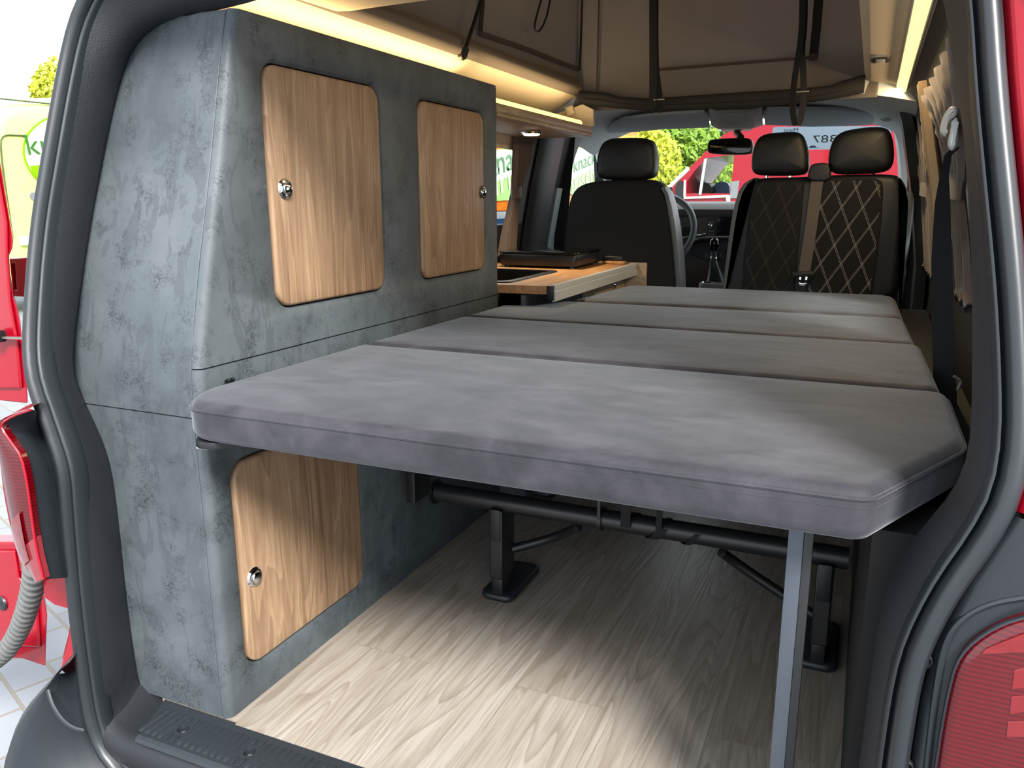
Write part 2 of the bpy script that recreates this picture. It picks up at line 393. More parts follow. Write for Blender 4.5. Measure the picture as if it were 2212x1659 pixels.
# --- rear opening: curves of the seal (A) and of the inner edge of the lining (B)
AL = [(-1.163, -.077), (-1.205, -.05), (-1.225, -.01), (-1.231, .058), (-1.230, .201), (-1.220, .383), (-1.210, .48), (-1.212, .52), (-1.235, .592), (-1.26, .67), (-1.274, .746), (-1.283, .899),
      (-1.273, 1.03), (-1.263, 1.145), (-1.248, 1.24), (-1.21, 1.30), (-1.16, 1.335), (-1.10, 1.35)]
AR = [(-.08, 1.35), (-.01, 1.335), (.03, 1.29), (.055, 1.23), (.071, 1.152), (.084, 1.057), (.1, .963), (.116, .871), (.128, .781), (.134, .714), (.130, .663), (.114, .615), (.094, .57), (.079, .524),
      (.069, .483), (.064, .442), (.062, .384), (.061, .318), (.062, .2), (.062, .058), (.05, -.01), (.03, -.05), (-.012, -.077)]
BL = [(-1.175, -.012), (-1.215, -.012), (-1.240, .0), (-1.249, .03), (-1.253, .143), (-1.253, .241), (-1.250, .337), (-1.25, .45), (-1.262, .51), (-1.300, .585), (-1.318, .628), (-1.320, .672), (-1.316, .779), (-1.306, .936), (-1.288, 1.077),
      (-1.267, 1.18), (-1.242, 1.226), (-1.205, 1.25), (-1.169, 1.261), (-1.032, 1.272), (-1.0, 1.275)]
BR = [(-.10, 1.285), (-.02, 1.27), (.025, 1.24), (.053, 1.169), (.063, 1.122), (.087, 1.015), (.107, .865), (.115, .767), (.12, .699), (.116, .658), (.102, .621), (.082, .587), (.067, .55), (.056, .513), (.05, .471),
      (.048, .409), (.047, .333), (.046, .262), (.046, .1), (.046, 0.0), (.02, -.012)]
def a3(p): return Vector((p[0], yc(p[1]) - .10, p[1]))
def b3(p, off=0.0): return Vector((p[0], yc(p[1]) + off, p[1]))
def ring_curve(L, R, f, mid, nL=60, nM=14, nR=60):
    l = resample(smooth([f(p) for p in L], 2), nL); r = resample(smooth([f(p) for p in R], 2), nR)
    m = [f((lerp(L[-1][0], R[0][0], i / (nM + 1)), lerp(L[-1][1], R[0][1], i / (nM + 1)) + mid * sin(PI * i / (nM + 1)))) for i in range(1, nM + 1)]
    return l + m + r
CA = ring_curve(AL, AR, a3, .02)
CB = ring_curve(BL, BR, lambda p: b3(p, 0 if p[0] < -.3 else -.03), .035)
rows = []
for k in range(9):
    t = k / 8; row = []
    for i, (p, q) in enumerate(zip(CA, CB)):
        c = p.lerp(q, t); ctr = Vector((CX, c.y, .64)); d = (ctr - c); d.y = 0; d.normalize()
        bul = (.016 if c.x < -.6 else .004) * sin(PI * min(1, t * 1.05)) if c.z > .05 else .006 * sin(PI * t)
        row.append(c + d * bul)
    rows.append(row)
last = []
for q in CB:
    d = q - Vector((CX, q.y, .64)); d.y = 0; d.normalize(); last.append(q + d * .026 + Vector((0, .012, 0)))
rows.append(last)
last2 = [q + Vector((0, .035, 0)) + (q - Vector((CX, q.y, .64))).normalized() * .008 for q in last]
rows.append(last2)
struct(MB().loft(rows, closed=False).build('trim_1', 'trim_black', angle=1.2))
# --- rubber seal swept round the opening (closed along the sill)
loop = CA + [Vector((lerp(-.012, -1.163, i / 20), .885, -.077)) for i in range(1, 20)]
prof = [(-.004, .006), (0, -.006), (.003, -.011), (.006, -.011), (.009, -.003), (.0115, -.002), (.015, -.017), (.022, -.024), (.033, -.026), (.043, -.022), (.049, -.014), (.052, -.002), (.052, .02), (.03, .03), (.0, .02)]
K = len(loop); rings = []
for i, p in enumerate(loop):
    t = (loop[(i + 1) % K] - loop[i - 1]); t.normalize(); yv = Vector((0, -1, 0)); o = yv.cross(t); o.normalize()
    if o.dot(p - Vector((CX, p.y, .64))) < 0: o = -o
    rings.append([p + o * u * .60 - yv * v for u, v in prof])
rings.append(rings[0])
struct(MB().loft(rings, True, False, False).build('trim_2', 'rubber', angle=1.3))

# --- step plate on the sill
t = thing('step_plate', 'ribbed black plastic step plate along the rear sill', 'step plate', (-.6, .93, -.02))
m = MB(); xr = .03
holes = [[(x + .011 * cos(2 * PI * i / 14), .93 + .011 * sin(2 * PI * i / 14), .0) for i in range(14)] for x in (-1.078, -.922, -.766, -.610, -.454, -.298, -.142)]
out = [(-1.180, .983, 0), (-1.140, .886, 0), (xr, .886, 0), (xr, .978, 0), (-1.002, .978, 0), (-1.002, .983, 0)]
m.prism(out, (0, 0, -.012), holes=holes)
m.loft([[(x, .886, 0), (x, .880, -.003), (x, .877, -.010), (x, .88, -.014)] for x in (-1.142, xr)], closed=False)
m.build('plate', 'step_plastic', t)
m = MB(); x = -1.148; k = 0
while x < .02:
    if min(abs(x - h) for h in (-1.078, -.922, -.766, -.610, -.454, -.298, -.142)) > .014:
        m.loft([[(x - .0045, y, .0), (x - .0025, y, .0028 * e), (x + .0025, y, .0028 * e), (x + .0045, y, .0)] for y, e in ((.893, .1), (.898, .9), (.905, 1), (.958, 1), (.962, .1))], closed=False)
    else:
        for y0, y1 in ((.893, .913), (.947, .961)): m.box(x - .003, x + .003, y0, y1, 0, .0022, .0008)
    x += .0155; k += 1
m.build('ribs', 'step_plastic', t)
for hx in (-1.078, -.922, -.766, -.610, -.454, -.298, -.142): MB().lathe((hx, .93, -.012), (0, 0, 1), [(.0001, .001), (.0045, .001), (.0055, .003), (.004, .005), (.0001, .005)], 12).build('screw', 'steel_dull', t)

m = MB(); rows = []
for x, e in ((-1.250, 1.6), (-1.225, .7), (-1.20, .2), (-1.175, 0), (-1.1, 0), (-.6, 0), (-.1, 0), (.03, 0), (.05, .2), (.065, .8)):
    rows.append([(x, .99, -.010 + .02 * e), (x, .95, -.011 + .02 * e), (x, .90, -.013 + .018 * e), (x, .885, -.016 + .016 * e), (x, .875, -.026 + .012 * e), (x, .871, -.045 + .008 * e), (x, .874, -.066), (x, .885, -.085)])
m.loft(rows, closed=False); struct(m.build('trim_13', 'trim_black', angle=1.2))
# --- side walls
def wall(name, fx, s, ys, zs, holes, mat):
    """curved inner skin x = fx(z), holes are (y0,y1,z0,z1) cells; s = outward sign"""
    m = MB(); T = .07
    inside = lambda a, b, z0, z1: any(h[0] - 1e-6 <= a and b <= h[1] + 1e-6 and h[2] - 1e-6 <= z0 and z1 <= h[3] + 1e-6 for h in holes)
    P = lambda y, z, o: (fx(z) + s * o, y, z)
    ny, nz = len(ys) - 1, len(zs) - 1
    solid = [[not inside(ys[i], ys[i + 1], zs[j], zs[j + 1]) for j in range(nz)] for i in range(ny)]
    for i in range(ny):
        for j in range(nz):
            if not solid[i][j]: continue
            a, b, c, d = ys[i], ys[i + 1], zs[j], zs[j + 1]
            for o in (0, T): m.add([P(a, c, o), P(b, c, o), P(b, d, o), P(a, d, o)], [[0, 1, 2, 3]])
            for di, dj, e in ((-1, 0, [(a, c), (a, d)]), (1, 0, [(b, c), (b, d)]), (0, -1, [(a, c), (b, c)]), (0, 1, [(a, d), (b, d)])):
                ii, jj = i + di, j + dj
                if not (0 <= ii < ny and 0 <= jj < nz and solid[ii][jj]):
                    (y0, z0), (y1, z1) = e; m.add([P(y0, z0, 0), P(y1, z1, 0), P(y1, z1, T), P(y0, z0, T)], [[0, 1, 2, 3]])
    return struct(m.build(name, mat))
ZS = [-.2, 0, .3, .6, .75, .85, 1.0, 1.1, 1.2, 1.25, 1.3, 1.36, 1.42]
wall('wall_left', wl, -1, [1.14, 1.4, 2.25, 3.20, 3.60], ZS, [(2.25, 3.2, .85, 1.2)], 'wall_dark')
wall('wall_right', wr, 1, [1.0, 1.35, 1.72, 2.42, 2.62, 3.3, 3.74], ZS, [(1.72, 2.42, .85, 1.2), (2.62, 3.3, .85, 1.2)], 'wall_dark')
def pane(name, fx, s, y0, y1, z0, z1, off=.035):
    m = MB(); zz = [lerp(z0, z1, i / 4) for i in range(5)]
    m.loft([[(fx(z) + s * off, y0, z), (fx(z) + s * off, y1, z), (fx(z) + s * (off + .004), y1, z), (fx(z) + s * (off + .004), y0, z)] for z in zz])
    return struct(m.build(name, 'glass'))
pane('window_1', wl, -1, 2.25, 3.2, .85, 1.2); pane('window_2', wr, 1, 1.72, 2.42, .85, 1.2); pane('window_3', wr, 1, 2.62, 3.3, .85, 1.2)
# front doors with shaped windows
def front_door(name, wname, s, x0):
    zb = .62
    win = smooth([(3.66, .60), (3.66, .95), (3.70, 1.15), (3.76, 1.25), (3.88, 1.275), (4.02, 1.262), (4.12, 1.20), (4.25, 1.06), (4.38, .88), (4.50, .66), (4.5, .60)], 2)
    outl = [(3.605, -.2), (3.605, 1.36), (4.05, 1.34), (4.25, 1.22), (4.75, .75), (4.8, -.2)]
    fx = lambda z: x0 - s * max(0, z - .75) * .22
    L = [Vector((fx(z), y, z)) for y, z in outl]; W = [Vector((fx(z), y, z)) for y, z in win]
    m = MB(); d = Vector((s * .06, 0, 0))
    # flat tessellation in (y,z), then bent by fx
    fl = [[Vector((0, y, z)) for y, z in outl], [Vector((0, y, z)) for y, z in win]]
    tris = tessellate_polygon(fl); vs = L + W
    m.add(vs, [list(q) for q in tris]); m.add([p + d for p in vs], [list(q)[::-1] for q in tris])
    for l in (L, W): k = len(l); m.add(l + [p + d for p in l], [[i, (i + 1) % k, (i + 1) % k + k, i + k] for i in range(k)])
    struct(m.build(name, 'plastic_dark'))
    m = MB(); gl = [p + d * .5 for p in W]; m.add(gl, [list(q) for q in tessellate_polygon([[Vector((0, y, z)) for y, z in win]])]); struct(m.build(wname, 'glass'))
front_door('door_1', 'window_4', -1, -1.40); front_door('door_2', 'window_5', 1, .22)
# windscreen
gl = [(-1.36, 4.62, .86), (.18, 4.62, .86), (.10, 4.02, 1.31), (-1.28, 4.02, 1.31)]
struct(MB().add(gl, [[0, 1, 2, 3]]).build('window_6', 'glass'))
struct(MB().box(-1.46, .28, 4.62, 4.7, -.2, .86).build('wall_front', 'plastic_dark'))

# --- roof skin with the hole for the lifting roof
rz = 1.425
hole = [(-1.15, 1.44), (.02, 1.44), (.02, 3.17), (-1.15, 3.17)]
outl = [(-1.26, 1.03), (.08, 1.03), (.08, 4.05), (-1.26, 4.05)]
struct(MB().prism([(x, y, rz) for x, y in outl], (0, 0, .03), holes=[[(x, y, rz) for x, y in hole]]).build('roof', 'red_paint'))
struct(MB().box(-1.22, .04, .965, 1.16, 1.362, 1.43, .01).build('trim_5', 'plastic_black'))
# cream headliner: left cove, right panel, rear plate
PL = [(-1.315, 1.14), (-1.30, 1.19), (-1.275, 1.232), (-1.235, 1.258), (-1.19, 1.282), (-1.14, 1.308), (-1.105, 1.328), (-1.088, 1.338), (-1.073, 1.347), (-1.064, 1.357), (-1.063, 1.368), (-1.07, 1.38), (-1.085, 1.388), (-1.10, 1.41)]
PRS = [(.135, 1.17), (.125, 1.22), (.105, 1.265), (.085, 1.287), (.0735, 1.297)]
PR = [(.0735, 1.297), (.035, 1.322), (0.0, 1.330), (-.04, 1.335), (-.056, 1.34), (-.064, 1.352), (-.062, 1.368), (-.05, 1.385), (-.03, 1.42)]
m = MB()
ysL = [1.08 + .1 * i for i in range(21)]
m.loft([[(x, y, z) for x, z in PL[:8]] for y in ysL], closed=False)
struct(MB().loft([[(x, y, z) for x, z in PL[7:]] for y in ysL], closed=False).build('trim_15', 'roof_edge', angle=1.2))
m.loft([[(x, y, z) for x, z in PR] for y in [1.08 + .1 * i for i in range(22)]], closed=False)
# rear plate with a rounded lip to the roof opening
xs = [lerp(-1.28, .11, i / 30) for i in range(31)]
def plate_z(x):
    for P in (PL, PR):
        pass
    e = min((x + 1.30), (.12 - x)); return 1.338 - .10 * max(0, 1 - e / .22) ** 2
RP = []
for y, dz in ((1.09, -.028), (1.14, -.012), (1.2, 0), (1.5, .004), (1.535, .01), (1.55, .024), (1.545, .045), (1.52, .09)):
    RP.append([(x, y + .03 * ((x + .56) / .6) ** 2, plate_z(x) + dz) for x in xs])
m.loft(RP, closed=False)
struct(m.build('ceiling', 'headliner_cream', angle=1.2))
struct(MB().loft([[(x, y, z) for x, z in PRS] for y in [1.08 + .1 * i for i in range(25)]], closed=False).build('trim_14', 'wall_dark'))
# grey front headliner down to the windscreen top
m = MB(); rows = []
for y, z, dz in ((3.10, 1.30, 0), (3.105, 1.297, 0), (3.13, 1.294, 0), (3.3, 1.292, .01), (3.6, 1.292, .02), (3.85, 1.292, .03), (4.0, 1.292, .045), (4.06, 1.30, .05)):
    rows.append([(lerp(-1.33, .15, i / 24), y, z + (.085 if y < 3.102 and not 5 <= i <= 20 else 0) + .02 * sin(PI * i / 24) - (dz + .03) * abs(2 * i / 24 - 1) ** 5 * 1.6) for i in range(25)])
m.loft(rows, closed=False)
struct(m.build('trim_3', 'headliner_grey', angle=1.2))
# A-pillars and B-pillar trims
m = MB()
for s, xo in ((-1, -1.30), (1, .12)):
    pts = [(xo - s * .03, 4.0, 1.29), (xo, 4.12, 1.22), (xo + s * .03, 4.3, 1.08), (xo + s * .05, 4.5, .90)]
    m.tube(smooth([Vector(p) for p in pts], 1), .055, 10)
struct(m.build('trim_4', 'headliner_grey'))
# lower side lining right of the floor, cut in a curve above the sill
lp = smooth([(1.16, .0), (1.19, .0), (1.21, .1), (1.21, .5), (1.2, .55)], 2)
m = MB().prism([Vector((.035, y, z)) for y, z in [(3.2, .0), (3.2, .56), (1.0, .56), (1.0, .18)] + [(1.03, .11), (1.08, .05), (1.15, .015), (1.25, .0)]], (.17, 0, 0))
struct(m.build('trim_6', 'lining_dark'))
# beige C-pillar strip and dark panels on the right
struct(MB().loft([[(wr(z) - .012, 2.44, z), (wr(z) - .03, 2.46, z), (wr(z) - .03, 2.56, z), (wr(z) - .012, 2.60, z)] for z in (.70, .85, 1.0, 1.15, 1.25)], closed=False).build('trim_7', 'wall_beige'))
struct(MB().loft([[(wr(z) - .01, 3.34, z), (wr(z) - .045, 3.37, z), (wr(z) - .045, 3.56, z), (wr(z) - .01, 3.62, z)] for z in (.5, .7, .85, 1.0, 1.15, 1.22, 1.27)], closed=False).build('trim_8', 'plastic_dark'))
# left B-pillar: dark, then light grey door-side trim
struct(MB().loft([[(wl(z) + .01, 3.21, z), (wl(z) + .03, 3.24, z), (wl(z) + .03, 3.44, z), (wl(z) + .01, 3.47, z)] for z in (.5, .7, .85, 1.0, 1.15, 1.22)], closed=False).build('trim_9', 'plastic_dark'))
struct(MB().loft([[(wl(z) + .01, 3.475, z), (wl(z) + .03, 3.48, z), (wl(z) + .025, 3.56, z), (wl(z) + .0, 3.60, z)] for z in (.45, .6, .75, .95, 1.0)], closed=False).build('trim_10', 'pillar_grey'))

# ================================================================== outside of the body at the rear
# red painted corners and black lamp surrounds
def corner(s, cx, z0, z1, name, mat, lip=0.034, n=10):
    """skin from beside the seal round to the flank"""
    base = AL if s < 0 else AR[::-1]
    rows = []
    for i in range(n + 1):
        z = lerp(z0, z1, i / n)
        tab = sorted([(p[1], p[0]) for p in base]); x = interp(tab, z) + s * lip; y = yc(z) - .105
        xo = CX + s * (.95 - .16 * max(0, z - .65) ** 1.3 - .05 * max(0, .2 - z))
        if s < 0:
            rows.append([(x, y + .05, z), (x - .004, y + .03, z), (x - .05, y + .075, z), (x - .12, y + .15, z), (x - .2, y + .26, z), (x - .205, y + .6, z)]); continue
        rows.append([(x, y + .05, z), (x, y + .008, z), (x + s * .008, y, z), (lerp(x, xo, .35), y + .004, z), (lerp(x, xo, .7), y + .02, z), (lerp(x, xo, .92), y + .07, z), (xo, y + .16, z), (xo + s * .005, y + .5, z)])
    return struct(MB().loft(rows, closed=False).build(name, mat, angle=1.2))
corner(1, .33, .645, 1.36, 'wall_rear_right', 'red_paint')
corner(1, .33, -.12, .640, 'trim_11', 'plastic_black')
corner(-1, -1.5, -.12, 1.36, 'wall_rear_left', 'red_paint', .03)
# ================================================================== tall cabinet
XC = -1.017; YF = 2.186
def knob(c, parent, label=None):
    """chrome push-lock: rosette and button on a face looking to +x"""
    r = MB().lathe(c, (1, 0, 0), [(.0001, -.002), (.019, -.002), (.0195, .001), (.0165, .0045), (.0135, .005), (.0125, .0035), (.0001, .003)], 36).build('lock_rosette', 'chrome', parent)
    MB().lathe(c, (1, 0, 0), [(.0001, .002), (.0118, .002), (.0118, .007), (.0105, .0095), (.007, .0105), (.0001, .011)], 36).build('lock_button', 'chrome', r)
    return r
def panel_face(m, outline, holes, x, ch=.007, th=.017):
    """right-facing board in (y,z) with chamfered cut-outs"""
    big = [rrect(a - ch, b + ch, c - ch, d + ch, r + ch) for a, b, c, d, r in holes]
    sml = [rrect(a, b, c, d, r) for a, b, c, d, r in holes]
    m.poly([[(x, y, z) for y, z in outline]] + [[(x, y, z) for y, z in l] for l in big])
    for B, S in zip(big, sml):
        m.loft([[(x, y, z) for y, z in B], [(x - ch * .3, lerp(y, y2, .35), lerp(z, z2, .35)) for (y, z), (y2, z2) in zip(B, S)], [(x - ch * .8, y, z) for y, z in S], [(x - th - .02, y, z) for y, z in S]], True, False, False)
def cab_door(h, parent, kn):
    a, b, c, d, r = h; g = .0032
    rings = pillow(rrect(a + g, b - g, c + g, d - g, r - g, 10), 'x', XC - .019, XC + .0025, .0065, 4)
    o = MB().loft(rings).build('door', 'oak_door', parent, angle=1.2)
    knob((XC + .0025, kn[0], kn[1]), o); return o
t = thing('tall_cabinet', 'tall grey concrete-look cabinet with three oak doors at the rear left of the van', 'cabinet', (-1.2, 1.6, 0))
zsU = [.671, .72, .80, .90, 1.0, 1.1, 1.2, 1.268]; zsL = [0.0, .05, .15, .3, .45, .6, .6685]
def yr(z): return interp([(0, .984), (.62, .985), (.69, .992), (.85, 1.030), (.975, 1.066), (1.21, 1.124), (1.27, 1.142)], z)
RC = .016
def body(zs, holes, name, top):
    m = MB(); rings = []
    for z in zs:
        xl = max(wl(z) + .005, interp([(0, -1.33), (1.15, -1.31), (1.2, -1.285), (1.23, -1.26), (1.27, -1.18)], z)); y0 = yr(z)
        arc = [(XC - RC + RC * sin(PI / 2 * i / 6), y0 + RC - RC * cos(PI / 2 * i / 6)) for i in range(7)]
        rings.append([(XC - .001, YF, z), (xl, YF, z), (xl, y0 + .004, z), (XC - RC - .002, y0 + .004, z), (XC - RC - .002, y0, z)] + [(x, y, z) for x, y in arc])
    m.loft(rings, closed=False)
    m.add([p for p in rings[0]], [list(range(len(rings[0])))]); m.add([p for p in rings[-1]], [list(range(len(rings[-1])))])
    if top: edge = [(YF, zs[0])] + [(YF - .012 + .012 * cos(PI / 2 * i / 5), zs[-1] - .012 + .012 * sin(PI / 2 * i / 5)) for i in range(6)]
    else: edge = [(YF, zs[0]), (YF, zs[-1])]
    outline = edge + [(yr(z) + RC, z) for z in zs[::-1]]
    panel_face(m, outline, holes, XC)
    return m.build(name, 'concrete', t, angle=.9)
D1 = (1.197, 1.573, .747, 1.193, .038); D2 = (1.7385, 2.101, .752, 1.187, .036); D3 = (1.042, 1.433, .072, .488, .038)
body(zsU, [D1, D2], 'upper_body', True); body(zsL, [D3], 'lower_body', False)
for z0, z1 in ((.002, .583), (.5855, 1.264)):
    m = MB(); rg = []
    for i in range(9):
        z = lerp(z0, z1, i / 8); xl = interp([(0, -1.30), (.45, -1.30), (.6, -1.36), (.9, -1.35), (1.1, -1.33), (1.2, -1.30), (1.27, -1.2)], z); y0 = yr(z) - .0008
        rg.append([(xl, y0, z), (XC - RC - .0045, y0, z), (XC - RC - .0035, y0 + .001, z), (XC - RC - .0035, y0 + .006, z), (xl, y0 + .006, z)])
    m.loft(rg).build('rear_panel', 'concrete', t, angle=.5)
cab_door(D1, t, (1.236, .971)); cab_door(D2, t, (2.082, .970)); cab_door(D3, t, (1.074, .252))
# dark interior behind the gaps
MB().box(XC - .05, XC - .04, 1.0, 2.15, .02, .66).box(XC - .05, XC - .04, 1.16, 2.15, .69, 1.24).build('inner_board', 'plastic_dark', t)
# flush socket with a hinged cap, half hidden by the mattress
so = thing('socket', 'round black flush socket with hinged cap behind the mattress corner', 'socket', (XC, 1.05, .64)); c0 = at(484, 838, 'x', XC)
c0 = Vector((XC + .0005, c0.y + .01, c0.z - .013))
MB().lathe(c0, (1, 0, 0), [(.011, .004), (.012, .006), (.020, .0065), (.023, .004), (.0235, 0), (.011, 0)], 32).build('ring', 'plastic_dark', so)
MB().lathe(c0 + Vector((.001, 0, 0)), (1, 0, 0), [(.0001, .001), (.0165, .002), (.017, .008), (.0155, .0095), (.0001, .010)], 32).build('cap', 'plastic_black', so)
m = MB()
for dy in (-.0055, .0055): m.tube([c0 + Vector((.006, dy - .003, .026)), c0 + Vector((.006, dy + .003, .026))], .0035, 10).box(c0.x, c0.x + .006, c0.y + dy - .003, c0.y + dy + .003, c0.z + .018, c0.z + .026)
m.build('hinge', 'plastic_dark', so)

# ================================================================== kitchen block
t = thing('kitchen_counter', 'oak kitchen worktop with aluminium front rail beside the bed', 'counter', (-1.1, 2.65, 0))
ZT = .70; XF = -.848
sk = rrect(-1.33, -1.012, 2.245, 2.665, .03)
top = [(-1.385, 2.19), (-1.017, 2.19), (XF, 2.205), (XF, 3.105), (-1.385, 3.105)]
MB().prism([(x, y, ZT) for x, y in top], (0, 0, -.026), holes=[[(x, y, ZT) for x, y in sk]]).build('worktop', 'oak_top', t, bevel=.002)
m = MB(); pr = [(0, .004), (.008, .005), (.012, .002), (.013, -.010), (.009, -.013), (.009, -.016), (.014, -.018), (.014, -.044), (.004, -.046), (0, -.03)]
m.loft([[(XF + u, y, ZT + v) for u, v in pr] for y in (2.20, 3.115)]).build('front_rail', 'aluminium', t, angle=.4)
MB().box(XF - .012, XF + .010, 2.192, 2.20, ZT - .042, ZT + .002, .002).build('rail_end_cap', 'plastic_dark', t)
m = MB().box(-1.38, -.93, 2.20, 3.09, .0, .54).box(-.945, -.93, 2.20, 3.09, .54, ZT - .03); m.build('base_body', 'concrete', t)
d = MB().loft(pillow([(2.72, .60), (3.09, .60), (3.09, .652), (2.72, .652)], 'x', -.93, -.878, .004, 2)).build('drawer', 'oak_grey', t)
r = MB().lathe((-.878, 2.94, .632), (1, 0, 0), [(.0001, 0), (.012, 0), (.013, .006), (.009, .010), (.0001, .011)], 20).build('drawer_knob', 'chrome', d)
MB().box(-1.0, -.80, 3.118, 3.14, .45, ZT + .004, .004).build('end_panel', 'oak_grey', t)
# sink
s = thing('sink', 'stainless steel sink with black glass rim set in the worktop', 'sink', (-1.17, 2.45, .6))
m = MB(); o = rrect(-1.345, -.998, 2.232, 2.678, .034); i_ = rrect(-1.325, -1.022, 2.256, 2.654, .04)
m.loft([[(x, y, ZT) for x, y in o], [(x, y, ZT + .004) for x, y in rrect(-1.343, -1.0, 2.234, 2.676, .034)], [(x, y, ZT + .004) for x, y in i_], [(x, y, ZT - .004) for x, y in i_]], True, False, False)
m.build('rim', 'hob_black', s)
lo = rrect(-1.30, -1.05, 2.28, 2.63, .05)
MB().loft([[(x, y, ZT - .002) for x, y in rrect(-1.324, -1.023, 2.257, 2.653, .04)], [(x, y, ZT - .03) for x, y in rrect(-1.318, -1.03, 2.262, 2.648, .045)], [(x, y, ZT - .14) for x, y in lo]], True, False, True).build('bowl', 'sink_steel', s)
MB().lathe((-1.17, 2.45, ZT - .139), (0, 0, 1), [(.0001, .001), (.02, .001), (.03, .003), (.035, .001), (.035, 0)], 24).build('drain', 'chrome', s)
# stove
s = thing('gas_hob', 'black gas hob box with closed glass lid on the worktop', 'stove', (-1.12, 2.9, ZT))
MB().loft(pillow(rrect(-1.28, -.972, 2.772, 3.06, .012, 4), 'z', ZT + .008, ZT + .052, .006, 2)).build('housing', 'hob_black', s)
MB().loft(pillow(rrect(-1.283, -.969, 2.769, 3.063, .012, 4), 'z', ZT + .0535, ZT + .0605, .002, 2)).build('glass_lid', 'glass_black', s)
for x in (-1.255, -.995):
    for y in (2.79, 3.04): MB().lathe((x, y, ZT), (0, 0, 1), [(.0001, 0), (.012, 0), (.010, .009), (.0001, .009)], 16).build('foot', 'rubber', s)
# small dark box on an oak rest behind the hob
s = thing('wooden_rest', 'small oak rest with a dark flat box top behind the hob', 'shelf', (-.93, 3.1, ZT))
MB().box(-.968, -.875, 3.066, 3.102, ZT + .0005, ZT + .012, .003).build('rest', 'oak_top', s); MB().box(-.966, -.885, 3.067, 3.10, ZT + .0125, ZT + .032, .004).build('box_top', 'hob_black', s)

# ---- overhead shelf
t = thing('overhead_shelf', 'oak overhead shelf with warm light strip above the kitchen worktop', 'shelf', (-1.15, 2.65, 1.19))
YE = 3.06
MB().box(-1.275, XC + .002, 2.19, YE, 1.186, 1.196, .001).build('bottom_board', 'oak_grey', t)
m = MB().box(XC - .018, XC, 2.19, YE, 1.1965, 1.222, .0015); m.box(XC - .0005, XC + .0022, 2.19, YE - .002, 1.199, 1.2008); m.build('front_board', 'oak_grey', t)
e = [(1.222, 0), ]
P = [at(1197, 247, 'y', YE - .02), at(1259, 225, 'y', YE - .02), at(1279, 236, 'y', YE - .02), at(1280, 268, 'y', YE - .02)]
P = [(P[0].x - .02, P[0].z - .012), (P[0].x, P[0].z), (P[1].x, P[1].z), (P[2].x + .004, P[2].z), (P[3].x + .002, 1.2225), (P[0].x - .02, 1.2225)]
MB().prism([Vector((x, YE - .02, z)) for x, z in P], (0, .02, 0)).build('end_cap', 'headliner_cream', t, bevel=.002)
c = at(1232, 240, 'y', YE - .03); MB().obox(c, ((1, 0, .3), (0, 1, 0), (-.3, 0, 1)), (.016, .012, .018), .005).build('lug', 'headliner_cream', t)
s = thing('light_strip', 'warm glowing light strip along the overhead shelf on the left', 'light strip', (XC - .03, 2.5, 1.2225))
MB().box(XC - .045, XC - .014, 2.19, 2.985, 1.2222, 1.226, .001).build('profile', 'aluminium', s)
m = MB().loft([[(XC - .014, y, 1.2262), (XC - .013, y, 1.232), (XC - .018, y, 1.2395), (XC - .03, y, 1.2425), (XC - .043, y, 1.2395), (XC - .045, y, 1.2262)] for y in (2.192, 2.983)]); m.build('diffuser', 'led_warm', s)
s = thing('light_strip', 'warm light strip hidden on top of the tall cabinet under the cream headliner', 'light strip', (-1.13, 1.6, 1.27))
MB().box(-1.115, -1.09, 1.18, 2.17, 1.2685, 1.271, .001).build('profile', 'aluminium', s); MB().box(-1.113, -1.092, 1.182, 2.168, 1.2712, 1.277, .002).build('diffuser', 'led_warm', s)
s = thing('spot_lamp', 'round chrome spot lamp glowing under the overhead shelf', 'lamp', (-1.12, 2.68, 1.186)); c = at(1148, 286, 'z', 1.18)
MB().lathe((c.x, c.y, 1.1858), (0, 0, -1), [(.0001, 0), (.036, 0), (.038, .006), (.034, .012), (.030, .012), (.030, .004), (.0001, .004)], 32).build('housing', 'chrome', s)
MB().lathe((c.x, c.y, 1.1817), (0, 0, -1), [(.0001, 0), (.0295, 0), (.0295, .009), (.026, .012), (.0001, .0125)], 32).build('lens', 'led_spot', s)
SPOT = (c.x, c.y)

# ================================================================== bed
def cushion(name, label, outline, z0, z1, r, pipes, puff=.006):
    t = thing(name, label, 'mattress', (sum(p[0] for p in outline) / len(outline), sum(p[1] for p in outline) / len(outline), z0), 'mattress cushions of the bed')
    rings = pillow(outline, 'z', z0, z1, r, 5, puff=puff)
    MB().loft(rings, True, True, True).build('cover', 'velour', t, angle=1.3)
    if pipes:
        pts = [(p.x, p.y, p.z) for p in [Vector(q) for q in rings[7]]]
        MB().tube(pts, .0026, 8, closed=True).build('piping', 'velour', t)
        if pipes == 2: MB().tube([(Vector(q) - Vector((0, 0, .011))) for q in rings[7]], .0012, 6, closed=True).build('seam', 'velour', t)
    return t
def rounded(poly, rad):
    out = []; k = len(poly)
    for i in range(k):
        p = Vector(poly[i]); a = Vector(poly[i - 1]) - p; b = Vector(poly[(i + 1) % k]) - p; r = rad[i] if isinstance(rad, (list, tuple)) else rad
        r = min(r, a.length * .45, b.length * .45); A = p + a.normalized() * r; B = p + b.normalized() * r
        # subdivide long edges a little for puffing
        for j in range(7): t = j / 6; out.append(tuple((A.lerp(p, t)).lerp(p.lerp(B, t), t)))
        nx = Vector(poly[(i + 1) % k]); rn = rad[(i + 1) % k] if isinstance(rad, (list, tuple)) else rad; rn = min(rn, b.length * .45); E = nx - b.normalized() * rn
        for j in range(1, 9): out.append(tuple(B.lerp(E, j / 9)))
    return out
ZB = .575
